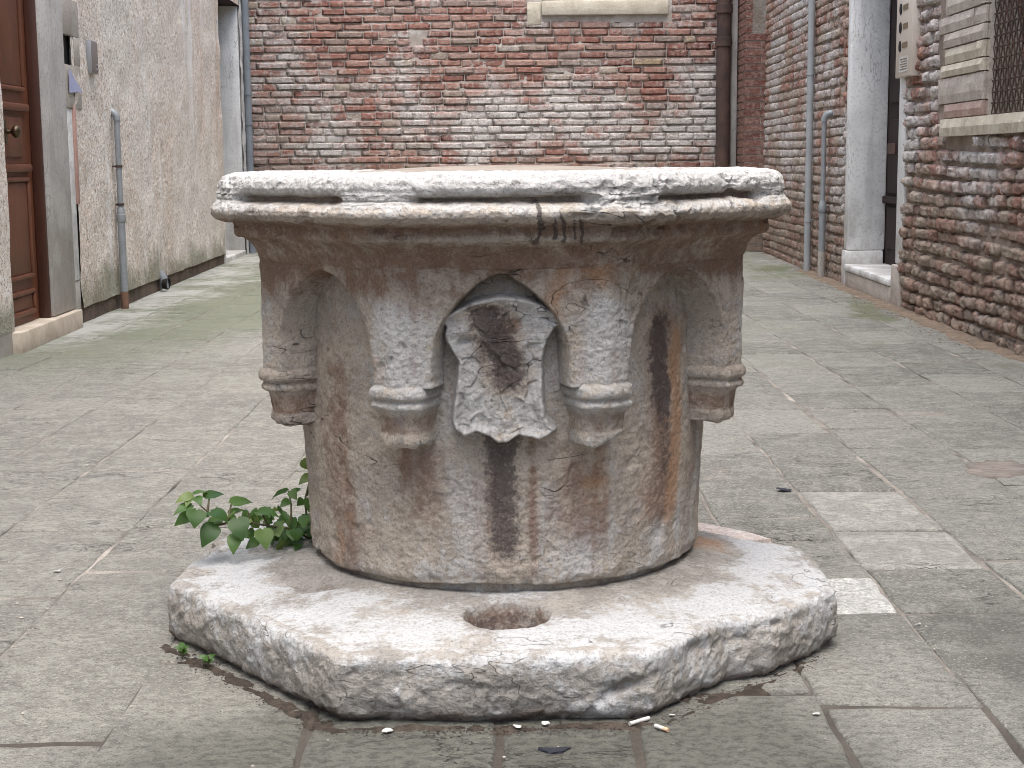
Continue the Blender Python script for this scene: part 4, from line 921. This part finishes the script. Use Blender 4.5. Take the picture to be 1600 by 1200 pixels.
# --- carved shield in the front niche and the hood behind it
def shield():
    pts = [(125, 445), (170, 385), (300, 318), (440, 280), (560, 292), (660, 330), (745, 385), (790, 440), (730, 475), (690, 535), (668, 640), (668, 800), (680, 940), (735, 1020), (690, 1055), (640, 1078), (590, 1062), (540, 1050), (480, 1085), (430, 1092), (380, 1050), (320, 1030), (262, 1062), (205, 1010), (192, 960), (212, 790), (228, 650), (170, 545), (158, 500), (165, 465)]
    Q = np.array([((X_ / 3.75 + 660 - 781) / 2400 * 2.93, 1 - ((Y_ / 3.75 + 400) - 250) / 2400 * 2.93 * 1.0) for X_, Y_ in pts])
    Q[:, 0] = Q[:, 0] * 1.17 + 0.001; Q[:, 1] = 0.752 - (Q[:, 1].max() - Q[:, 1]) * 1.10
    nx_, nz_ = 150, 190; x = np.linspace(-0.135, 0.135, nx_); z = np.linspace(0.445, 0.765, nz_); XX, ZZ = np.meshgrid(x, z, indexing='ij')
    P = np.stack([XX, ZZ], -1); dmin = np.full(XX.shape, 9.0); ins = np.zeros(XX.shape, bool)
    for a, b in zip(Q, np.roll(Q, -1, 0)):
        ab = b - a; t = np.clip(((P - a) @ ab) / (ab @ ab), 0, 1); dmin = np.minimum(dmin, np.linalg.norm(P - (a + t[..., None] * ab), axis=-1))
        cr = (a[1] > P[..., 1]) != (b[1] > P[..., 1]); den = (b[1] - a[1]) if abs(b[1] - a[1]) > 1e-9 else 1e-9
        ins ^= cr & (P[..., 0] < (b[0] - a[0]) * (P[..., 1] - a[1]) / den + a[0])
    sd = np.where(ins, dmin, -dmin)
    N3 = np.stack([XX, ZZ * 0 + 0.3, ZZ], -1); n1 = fbm(N3, 16, 3); n2 = fbm(N3, 50, 3)
    drum_y = -np.sqrt(0.440 ** 2 - XX ** 2); h = sst(-0.001, 0.007, sd + 0.0015 * n2)
    dish = 0.007 * sst(0.008, 0.030, sd)
    top = sst(0.60, 0.74, ZZ)
    D = h * (0.040 + 0.004 * top - 0.006 * sst(0.55, 0.62, ZZ) * sst(0.70, 0.62, ZZ)) - dish * h + h * (0.003 * n1 + 0.002 * n2 + 0.006 * facets(N3, 34, 8) * sst(0.004, 0.02, sd))
    # scroll at the upper left and hollow at the upper right, diagonal ridge
    D += h * 0.010 * np.exp(-(((XX + 0.074) / 0.018) ** 2 + ((ZZ - 0.678) / 0.012) ** 2)) - h * 0.012 * np.exp(-(((XX + 0.062) / 0.012) ** 2 + ((ZZ - 0.664) / 0.007) ** 2))
    D += h * 0.003 * np.exp(-((sd - 0.009) / 0.004) ** 2)
    D -= h * 0.010 * np.exp(-(((XX - 0.025) / 0.022) ** 2 + ((ZZ - 0.690) / 0.022) ** 2))
    dl = (XX + 0.055) * 0.76 + (ZZ - 0.690) * 0.65
    D += h * 0.004 * np.exp(-(dl / 0.004) ** 2) * sst(0.035, 0.02, np.abs(XX + 0.01)) * 1.0
    D += h * 0.003 * np.sin(XX * 190 + 4 * n1) * sst(0.60, 0.54, ZZ)
    Yy = drum_y - D - 0.004 * h + 0.02 * (1 - sst(-0.012, 0.0, sd))
    PP = np.stack([XX, Yy, ZZ], -1)
    stain = 1.15 * np.exp(-((XX - 0.002 + 0.25 * (ZZ - 0.62)) / 0.042) ** 2 + 0.5 * n1) * sst(0.53, 0.60, ZZ) * sst(0.745, 0.72, ZZ)
    white = 0.74 + 0.2 * n1 - 0.9 * np.clip(stain, 0, 1) + 0.3 * sst(0.016, 0.0, sd) - 0.25 * sst(0.58, 0.50, ZZ) * np.exp(-(XX / 0.035) ** 2)
    brown = 0.15 + 0.35 * np.clip(stain, 0, 1) - 0.2 * n1 + 0.5 * np.exp(-(((XX - 0.025) / 0.02) ** 2 + ((ZZ - 0.690) / 0.02) ** 2))
    dark = 0.95 * np.clip(stain, 0, 1) + 0.3 * sst(0.50, 0.485, ZZ) * np.exp(-(XX / 0.05) ** 2)
    F = grid_faces(nx_, nz_)
    link('shield', make_mesh('shield', PP, F, attrs=dict(white=white, brown=brown, dark=dark, ochre=0.5 * np.exp(-(((XX - 0.03) / 0.02) ** 2 + ((ZZ - 0.690) / 0.02) ** 2)))), M['well'], well)
shield()
# --- base slab
BASE = [(-0.322, 2.640), (-0.04, 2.628), (0.249, 2.650), (0.345, 2.760), (0.41, 2.838), (0.50, 2.86), (0.668, 3.055), (0.672, 3.33), (0.650, 3.40), (0.44, 3.575), (0.20, 3.90), (-0.33, 3.96), (-0.66, 3.66), (-0.712, 3.50), (-0.732, 3.14)]
BZ = 0.128
hollow = []
def slab():
    Q = np.array(BASE) - np.array([CX, CY]); n = 960
    T = thetas(820, 140); D = np.stack([np.sin(T), -np.cos(T)], -1); Rr = np.full(len(T), 9.0)
    for a, b in zip(Q, np.roll(Q, -1, 0)):
        ab = b - a; den = D[:, 0] * ab[1] - D[:, 1] * ab[0]
        t = (a[0] * ab[1] - a[1] * ab[0]) / np.where(abs(den) < 1e-9, 1e-9, den); s = (a[0] * D[:, 1] - a[1] * D[:, 0]) / np.where(abs(den) < 1e-9, 1e-9, den)
        ok = (t > 0) & (s >= -1e-6) & (s <= 1 + 1e-6); Rr = np.where(ok & (t < Rr), t, Rr)
    ker = np.hanning(5); ker /= ker.sum(); Rr = np.convolve(np.r_[Rr[-2:], Rr, Rr[:2]], ker, 'valid')
    # profile: (inset from outer radius, z) bottom -> top edge -> inner
    ins = [(.034, -.02), (.024, .0), (.006, .018), (.0, .05), (.001, .09), (.003, .112), (.008, .121), (.018, .127), (.05, .130)]
    pr = polyline(ins, 46); nt_ = 84; m = len(pr) + nt_
    P = np.zeros((len(T), m, 3)); TT = np.repeat(T[:, None], m, 1)
    R2 = np.zeros((len(T), m)); Z2 = np.zeros((len(T), m))
    R2[:, :len(pr)] = Rr[:, None] - pr[:, 0]; Z2[:, :len(pr)] = pr[:, 1]
    t = np.linspace(0, 1, nt_ + 1)[1:]; R2[:, len(pr):] = (Rr - .05)[:, None] * (1 - t) + 0.36 * t
    Z2[:, len(pr):] = .129 + 0.026 * sst(0.0, 0.95, t)[None, :] 
    P = cyl(R2, TT, Z2); P0 = P.copy()
    nrm = normals(P); sg = np.sign(np.mean(nrm[:, len(pr):, 2])); nrm *= sg
    side = sst(.126, .09, Z2) * (np.arange(m)[None, :] < len(pr)); edge = np.exp(-((Z2 - .115) / .02) ** 2) * (np.arange(m)[None, :] < len(pr) + 6)
    d = 0.0022 * fbm(P0, 4, 3) * (0.6 + side) + 0.0028 * side * fbm(P0, 30, 3) + 0.0022 * fbm(P0, 14, 3) + 0.0012 * fbm(P0, 55, 2)
    wp = P0 + 0.02 * np.stack([fbm(P0, 12, 2), fbm(P0, 12, 2, off=5), fbm(P0, 12, 2, off=9)], -1)
    d += side * (0.0050 * facets(wp, 9, 3, (1, 1, 1.6)) + 0.0042 * facets(wp, 26, 4))
    d -= (0.012 * sst(0.08, 0.4, fbm(P0, 6, 4, off=12)) * (0.6 + facets(wp, 20, 5)) + 0.001) * edge
    d -= 0.022 * np.exp(-((P0[..., 0] - 0.205) / 0.028) ** 2) * np.exp(-((Z2 - 0.055 - (P0[..., 0] - 0.2) * 0.4) / 0.011) ** 2) * side
    d -= 0.016 * np.exp(-(((P0[..., 0] - 0.36) / 0.03) ** 2 + ((Z2 - 0.10) / 0.035) ** 2)) * side
    P = P + d[..., None] * nrm
    top = (np.arange(m)[None, :] >= len(pr) - 4)
    for (hx, hy, r_, dep, sq) in ((0.006, -0.525, 0.084, 0.055, 0.80), (-0.377, -0.303, 0.062, 0.016, 0.8), (0.50, -0.06, 0.045, 0.010, 0.8), (-0.12, -0.50, 0.03, 0.003, 1), (0.2, -0.5, 0.05, 0.002, 1)):
        q = np.hypot(P0[..., 0] - hx, (P0[..., 1] - hy) / sq) / r_ + 0.06 * fbm(P0, 20, 2)
        P[..., 2] -= top * dep * (sst(1.05, 0.72, q) if dep > 0.02 else sst(1.2, 0.2, q))
    n = fbm(P0, 8, 4, off=21); nb = fbm(P0, 3.2, 3, off=17)
    ed = np.linalg.norm(P0[..., :2], axis=-1); outer = sst(0.46, 0.60, ed + 0.05 * nb)
    hq = np.hypot(P0[..., 0] - 0.006, (P0[..., 1] + 0.525) / 0.8) / 0.084
    white = top * (0.08 + 0.56 * outer + 0.7 * n) + (1 - top) * (0.22 + 0.5 * n + 0.30 * edge)
    hq2 = np.hypot(P0[..., 0] + 0.377, (P0[..., 1] + 0.303) / 0.8) / 0.062; hq3 = np.hypot(P0[..., 0] - 0.50, (P0[..., 1] + 0.06) / 0.8) / 0.05
    soil = sst(1.1, 0.5, hq2 + 0.35 * n) + 0.8 * sst(1.1, 0.5, hq3 + 0.35 * n)
    white = white - 0.9 * sst(1.0, 0.9, hq) * top - 0.5 * soil * top
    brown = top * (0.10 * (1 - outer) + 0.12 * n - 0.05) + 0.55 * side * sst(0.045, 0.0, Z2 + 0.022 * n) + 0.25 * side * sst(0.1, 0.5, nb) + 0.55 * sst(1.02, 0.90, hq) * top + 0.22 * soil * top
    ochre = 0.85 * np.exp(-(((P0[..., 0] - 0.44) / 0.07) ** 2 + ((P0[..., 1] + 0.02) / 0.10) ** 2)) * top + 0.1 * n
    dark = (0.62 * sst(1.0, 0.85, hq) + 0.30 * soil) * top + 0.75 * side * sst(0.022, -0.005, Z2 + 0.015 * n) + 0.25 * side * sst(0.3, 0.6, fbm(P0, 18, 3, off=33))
    F = grid_faces(len(T), m, True)
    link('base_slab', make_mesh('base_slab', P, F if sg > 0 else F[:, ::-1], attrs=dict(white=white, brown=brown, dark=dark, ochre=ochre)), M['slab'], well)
slab()
# --- cover lying in the mouth of the well
def cover():
    n, m = 64, 10; T = np.linspace(0, 2 * pi, n, endpoint=False); pr = [(0.388, .93), (0.386, .966), (0.375, .972), (0.30, .979), (0.2, .985), (0.1, .988), (0.02, .989)]
    pr = np.array(pr); TT, J = np.meshgrid(T, np.arange(len(pr)), indexing='ij'); P = cyl(pr[J, 0], TT, pr[J, 1]); F = [tuple(f) for f in grid_faces(n, len(pr), True)]
    F.append(tuple(i * len(pr) + len(pr) - 1 for i in range(n)))
    o = link('well_cover', make_mesh('well_cover', P + np.array([CX, CY, 0]), F), M['cover'])
    tag(o, 'low domed brownish lid closing the mouth of the stone wellhead', 'lid')
cover()
# --- flat pinkish broken stone beside the slab
pk = np.array([(0.34, 3.68), (0.48, 3.60), (0.615, 3.615), (0.63, 3.645), (0.55, 3.74), (0.46, 3.82), (0.33, 3.86)])
V = []; F = []; m = len(pk); c = pk.mean(0)
for (s, z) in ((1.0, -0.01), (1.0, 0.075), (0.97, 0.086), (0.6, 0.09)):
    for p_ in pk: q = c + (p_ - c) * s; V.append((q[0], q[1], z + 0.004 * R.uniform(-1, 1)))
for r_ in range(3):
    for k in range(m): F.append((r_ * m + k, r_ * m + (k + 1) % m, (r_ + 1) * m + (k + 1) % m, (r_ + 1) * m + k))
F.append(tuple(3 * m + k for k in range(m)))
o = link('stone_fragment', make_mesh('stone_fragment', np.array(V), F, False, dict(white=np.full(len(V), .4), brown=np.full(len(V), .05), dark=np.zeros(len(V)), ochre=np.full(len(V), .15))), M['pinkslab'])
tag(o, 'flat pinkish broken stone lying behind the right of the well base', 'stone')

# ================================================================ DIRT
def dirt(name, path, w0, w1, h, seed, mat='dirt'):
    pts = polyline(path, 90); n = len(pts); tv = np.gradient(pts, axis=0); tv /= np.linalg.norm(tv, axis=1)[:, None]; nv = np.stack([-tv[:, 1], tv[:, 0]], -1)
    s = np.linspace(-1, 1, 15); P = np.zeros((n, len(s), 3))
    ww = w0 + (w1 - w0) * (0.5 + 0.5 * fbm(np.stack([np.arange(n) * 0.11, np.zeros(n), np.zeros(n) + seed], -1), 1, 3))
    P[..., 0] = pts[:, None, 0] + nv[:, None, 0] * s[None] * ww[:, None]; P[..., 1] = pts[:, None, 1] + nv[:, None, 1] * s[None] * ww[:, None]
    P[..., 2] = -0.006 + h * (1 - s[None] ** 2) * (0.7 + 0.3 * fbm(P, 14, 3)) + 0.007 * fbm(P, 55, 3)
    return link(name, make_mesh(name, P, grid_faces(n, len(s))), M[mat], kind='stuff')
o = dirt('dirt', [(-0.735, 3.10), (-0.54, 2.875), (-0.33, 2.618), (0.0, 2.612), (0.25, 2.628), (0.44, 2.80), (0.62, 2.99)], 0.012, 0.036, 0.011, 2); tag(o, 'thin line of brown dirt gathered along the foot of the well base', 'dirt')
o = dirt('dirt', [(2.56, 7.2), (2.55, 8.4), (2.56, 9.6), (2.57, 10.3), (2.60, 11.2), (2.62, 12.2), (2.64, 13.8)], 0.07, 0.20, 0.02, 5, 'sand'); tag(o, 'sandy brown dirt drifted along the foot of the right brick wall', 'dirt')
o = dirt('dirt', [(0.30, 2.74), (0.38, 2.765), (0.47, 2.80)], 0.03, 0.07, 0.010, 9); tag(o, 'patch of damp dark soil by the chipped right front of the base', 'dirt')

def grit(name, path, spread, count, lab, seed, mats='dirt', smin=0.0015, smax=0.006):
    rs = random.Random(seed); pts = polyline(path, 200); mb = MB()
    for k in range(count):
        p_ = pts[rs.randrange(len(pts))]; x_ = p_[0] + rs.gauss(0, spread); y_ = p_[1] + rs.gauss(0, spread); s_ = rs.uniform(smin, smax)
        V = [(x_ + s_ * a * rs.uniform(.5, 1.2), y_ + s_ * b * rs.uniform(.5, 1.2), 0.001 + s_ * (0.3 + c * rs.uniform(.3, .7))) for a, b, c in ((1, 0, 0), (-1, 0, 0), (0, 1, 0), (0, -1, 0), (0, 0, 1), (0, 0, -1))]
        mb.add(V, [(0, 2, 4), (2, 1, 4), (1, 3, 4), (3, 0, 4), (2, 0, 5), (1, 2, 5), (3, 1, 5), (0, 3, 5)])
    o = build(name, mb, M[mats]); o['kind'] = 'stuff'; tag(o, lab, 'grit')
BASEP = [(-0.74, 3.10), (-0.54, 2.865), (-0.33, 2.605), (0.0, 2.60), (0.25, 2.618), (0.42, 2.79), (0.62, 2.99)]
grit('grit', BASEP, 0.014, 1500, 'dark crumbs of soil scattered round the foot of the well base', 1, 'dirt', 0.0007, 0.0028)
grit('grit', [(2.45, 7.3), (2.46, 9.6), (2.5, 12.5)], 0.07, 700, 'brown crumbs scattered along the foot of the right brick wall', 2, 'sand', 0.002, 0.007)
grit('grit', [(-0.6, 2.45), (0.2, 2.9), (1.0, 3.2), (1.5, 5.0), (2.2, 7.5)], 0.35, 220, 'pale stone chips strewn over the paving on the right', 3, 'jamb_worn', 0.0015, 0.005)
grit('grit', [(-1.0, 2.8), (-1.4, 4.5), (-2.0, 7.5)], 0.4, 160, 'pale stone chips strewn over the paving on the left', 4, 'jamb_worn', 0.0015, 0.006)

# ================================================================ PLANTS
def leaf_mesh(seed):
    n = 9; V = []; F = []; rs = random.Random(seed)
    for i in range(n):
        t = i / (n - 1); wv = 0.40 * (math.sin(pi * min(1, t ** 0.62)) ** 0.9) * (1 - 0.25 * t); zc = 0.10 * math.sin(t * 2.4) - 0.22 * t * t
        if i == 0: wv = 0.06
        for s in (-1, -0.5, 0, 0.5, 1):
            back = -0.10 * (abs(s) ** 2) * (1 - t) * (1 if i < 3 else 0)
            V.append((s * wv, t + back, zc + 0.10 * abs(s) * wv * 2 - 0.10 * (abs(s) ** 3) * wv + 0.012 * math.sin(t * 14 + s * 5 + seed)))
    for i in range(n - 1):
        for j in range(4): a = i * 5 + j; F.append((a, a + 1, a + 6, a + 5))
    me = make_mesh('leaf', np.array(V), F); me.materials.append(M['leaf']); return me
LEAVES = [leaf_mesh(s) for s in range(5)]
def px(u, v, Y_):
    """point on the vertical plane y = Y_ seen at photo pixel (u, v): only used to measure the plant's layout"""
    a = u - 800; b = v - 600; a, b = cos(ROLL) * a - sin(ROLL) * b, sin(ROLL) * a + cos(ROLL) * b
    d = Vector((a, FPX * cos(PITCH) - b * sin(PITCH), -FPX * sin(PITCH) - b * cos(PITCH))); return Vector((0, 0, CAM_H)) + d * (Y_ / d.y)
root = Vector((-0.47, 3.42, 0.125))
plant = thing('wild_plant', 'green leafy weed growing against the left side of the well drum', 'plant', tuple(root))
def zz(a, b, Y_): return px(250 + a / 5.926, 700 + b / 5.926, Y_)
def leaf(par, base, tip, wid, tiltup, rootp):
    d = tip - base; L = d.length; y = d.normalized(); up = Vector((0, -0.55, 0.85)); up = Vector((R.uniform(-.35, .35), up.y + R.uniform(-.3, .3), up.z * tiltup))
    x = y.cross(up).normalized(); z = x.cross(y)
    o = bpy.data.objects.new('leaf', R.choice(LEAVES)); COL.objects.link(o); o.parent = par
    m = Matrix(((x.x * wid, y.x * L, z.x * L, base.x - rootp.x), (x.y * wid, y.y * L, z.y * L, base.y - rootp.y), (x.z * wid, y.z * L, z.z * L, base.z - rootp.z), (0, 0, 0, 1)))
    o.matrix_local = m; return o
LF = [(300, 440, 140, 495, .05, 1, 3.30, -.02), (290, 450, 235, 545, .045, 1, 3.30, -.03), (330, 455, 380, 520, .04, 1, 3.30, -.03), (420, 460, 610, 405, .06, 1, 3.32, .05), (320, 430, 470, 400, .04, 1, 3.3, .05), (290, 530, 125, 600, .05, 1, 3.29, -.03), (285, 610, 130, 716, .055, .6, 3.30, -.02),
      (340, 575, 320, 735, .075, .4, 3.27, -.03), (470, 590, 635, 665, .075, .7, 3.29, -.02), (560, 660, 400, 740, .06, .6, 3.32, -.03), (500, 715, 385, 915, .075, .4, 3.28, -.03), (660, 515, 870, 480, .055, 1, 3.34, .04), (715, 655, 765, 850, .085, .4, 3.27, -.03), (700, 800, 675, 980, .072, .35, 3.27, -.03),
      (640, 600, 800, 565, .03, 1, 3.36, .03), (900, 590, 1100, 612, .06, 1, 3.32, -.02), (950, 755, 992, 930, .08, .4, 3.27, -.03), (900, 855, 795, 928, .05, .6, 3.29, -.02), (1180, 395, 1010, 465, .03, 1, 3.40, .02), (1235, 405, 1312, 366, .03, 1, 3.42, .02), (1215, 395, 1262, 475, .04, .5, 3.38, -.02),
      (1195, 485, 1110, 545, .045, .7, 3.38, -.02), (1325, 110, 1400, 205, .05, .4, 3.45, .0), (1395, 255, 1280, 332, .045, .6, 3.44, -.02), (1405, 372, 1345, 455, .025, .7, 3.42, .0), (1330, 480, 1270, 530, .05, .6, 3.40, -.02), (1400, 470, 1380, 590, .06, .4, 3.40, -.02), (640, 640, 720, 680, .04, .7, 3.32, .0), (770, 640, 800, 690, .05, .6, 3.34, .0)]
for (a, b, c, d, wd, tu, Y_, dy) in LF: leaf(plant, zz(a, b, Y_), zz(c, d, Y_ + dy), wd * R.uniform(0.6, 0.85), tu, root)
rl = random.Random(5)
for k in range(18):
    a = rl.uniform(380, 1200); b = rl.uniform(560, 760); an = rl.uniform(0, 2 * pi); L = rl.uniform(28, 60); Y_ = rl.uniform(3.29, 3.40)
    leaf(plant, zz(a, b, Y_), zz(a + L * cos(an), b + L * sin(an) * 0.8, Y_), rl.uniform(.012, .022), rl.uniform(.4, 1), root)
for k in range(42):
    a = rl.uniform(1010, 1420); b = rl.uniform(560, 880); an = rl.uniform(0, 2 * pi); L = rl.uniform(70, 135); Y_ = rl.uniform(3.30, 3.44)
    leaf(plant, zz(a, b, Y_), zz(a + L * cos(an), b + abs(L * sin(an)) * 0.9, Y_ - rl.uniform(-.02, .04)), rl.uniform(.035, .058), rl.uniform(.4, 1), root)
for k in range(10):
    a = rl.uniform(800, 1010); b = rl.uniform(590, 780); an = rl.uniform(0.2, 2.9); L = rl.uniform(60, 110); Y_ = rl.uniform(3.30, 3.40)
    leaf(plant, zz(a, b, Y_), zz(a + L * cos(an), b + L * sin(an) * 0.8, Y_), rl.uniform(.03, .045), rl.uniform(.4, 1), root)
sm = MB()
for path in ([(1425, 860, 3.42), (1210, 745, 3.36), (1000, 720, 3.34), (830, 690, 3.33), (640, 690, 3.31), (440, 590, 3.30), (380, 540, 3.30), (300, 440, 3.30)], [(440, 590, 3.30), (455, 470, 3.32)], [(630, 670, 3.31), (660, 515, 3.34)], [(640, 690, 3.31), (560, 710, 3.30), (500, 715, 3.28)], [(1220, 900, 3.36), (1215, 640, 3.36), (1215, 520, 3.38), (1190, 400, 3.40)],
             [(1400, 860, 3.42), (1360, 640, 3.40), (1340, 480, 3.40), (1400, 250, 3.45), (1370, 150, 3.45)], [(850, 700, 3.33), (820, 600, 3.33)], [(1000, 720, 3.34), (960, 640, 3.33), (930, 580, 3.32)], [(720, 700, 3.32), (760, 800, 3.28), (700, 805, 3.27)]):
    pts = polyline([tuple(zz(a, b, y) - root) for a, b, y in path], 3 * len(path)); sm.tube([tuple(p) for p in pts], [0.0032 - 0.0018 * i / len(pts) for i in range(len(pts))], 6)
build('stem', sm, M['stem'], plant, True)
for (u, v, lab, k_) in ((285, 1022, 'tiny green seedling at the left foot of the well base, nearest the corner', 7), (325, 1036, 'smaller green sprout just right of the seedling at the base foot', 5)):
    d = px(u, v + 8, 3.0); t = -CAM_H / (px(u, v + 8, 1.0).z - CAM_H); g0 = Vector((px(u, v + 8, 1.0).x * t, t, 0.0))
    sd = thing('seedling', lab, 'seedling', tuple(g0), 'seedlings at the base')
    build('stem', MB().tube([(0, 0, -.004), (0.002, 0, .025)], .0012, 5), M['stem'], sd)
    for i in range(k_):
        an = i * 2.4; L = R.uniform(.014, .024); b0 = g0 + Vector((0, 0, .012 + .002 * i)); leaf(sd, b0, b0 + Vector((cos(an) * L, sin(an) * L, .008)), L * 0.8, 1, g0)

# ================================================================ LITTER
def gpt(u, v, z=0.0):
    a = px(u, v, 1.0); t = (z - CAM_H) / (a.z - CAM_H); return Vector((a.x * t, t, z))
def butt(u0, v0, u1, v1, lab, col, r_=0.0038):
    a, b = gpt(u0, v0, 0.006), gpt(u1, v1, 0.006); o = thing('cigarette_butt', lab, 'cigarette butt', tuple((a + b) / 2), 'cigarette butts')
    h = (b - a) / 2; build('paper', MB().tube([-h, h * 0.3], r_, 10), M['paper'], o, True); build('filter', MB().tube([h * 0.3, h], r_ * 1.02, 10), M[col], o, True)
butt(984, 1131, 1014, 1122, 'white cigarette butt lying against the foot of the base', 'paper')
butt(1024, 1134, 1044, 1141, 'short orange tipped cigarette butt in front of the base', 'filter')
def scrap(u, v, s, lab, mat='paper', seed=0, cat='paper'):
    p = gpt(u, v, 0.004); rs = random.Random(seed); n = 7; V = []; 
    for zt in (0.0, 0.0015):
        for k in range(n):
            r_ = s * rs.uniform(0.6, 1.0); a = 2 * pi * k / n; V.append((r_ * cos(a), r_ * sin(a) * 0.7, zt + 0.25 * s * (0.5 + 0.5 * sin(a * 1.3 + seed))))
    F = [tuple(range(n))[::-1], tuple(range(n, 2 * n))] + [(k, (k + 1) % n, n + (k + 1) % n, n + k) for k in range(n)]
    o = link('paper_scrap' if cat == 'paper' else cat, make_mesh('scrap', np.array(V), F, False), M[mat]); o.location = p; tag(o, lab, cat)
scrap(90, 893, 0.012, 'small crumpled white paper on bare paving left of the well', seed=1)
scrap(1275, 1116, 0.008, 'tiny white scrap on the dark paving stone at lower right', seed=2)
scrap(1050, 1118, 0.007, 'pale paper fleck beside the cigarette butts', seed=3)
scrap(808, 1136, 0.010, 'thin white paper strip at the front joint of the base', seed=4)
scrap(853, 1131, 0.009, 'whitish scrap lying close under the front of the base', seed=5)
scrap(605, 1143, 0.012, 'crumpled grey white wrapper in the dirt near the front left corner', seed=6)
scrap(135, 727, 0.011, 'white pebble sized scrap on the open paving far left', seed=8)
scrap(1335, 641, 0.012, 'white fleck on the paving right of the wellhead, mid distance', seed=9)
scrap(1225, 766, 0.030, 'clump of dark rotten leaves on the paving right of the drum', 'tar', 10, 'leaf litter')
tp = gpt(866, 1171, 0.0022); V = []; n = 16; rs = random.Random(4)
for zt in (-0.004, 0.0016):
    for k in range(n):
        a = 2 * pi * k / n; V.append((0.028 * cos(a) * rs.uniform(.75, 1.1), 0.011 * sin(a) * rs.uniform(.7, 1.2) + 0.006 * cos(2 * a), zt))
o = link('tar_spot', make_mesh('tar_spot', np.array(V), [tuple(range(n, 2 * n))] + [(k, (k + 1) % n, n + (k + 1) % n, n + k) for k in range(n)], False), M['tar']); o.location = tp; tag(o, 'black tar spot on the front middle paving stone', 'tar spot')
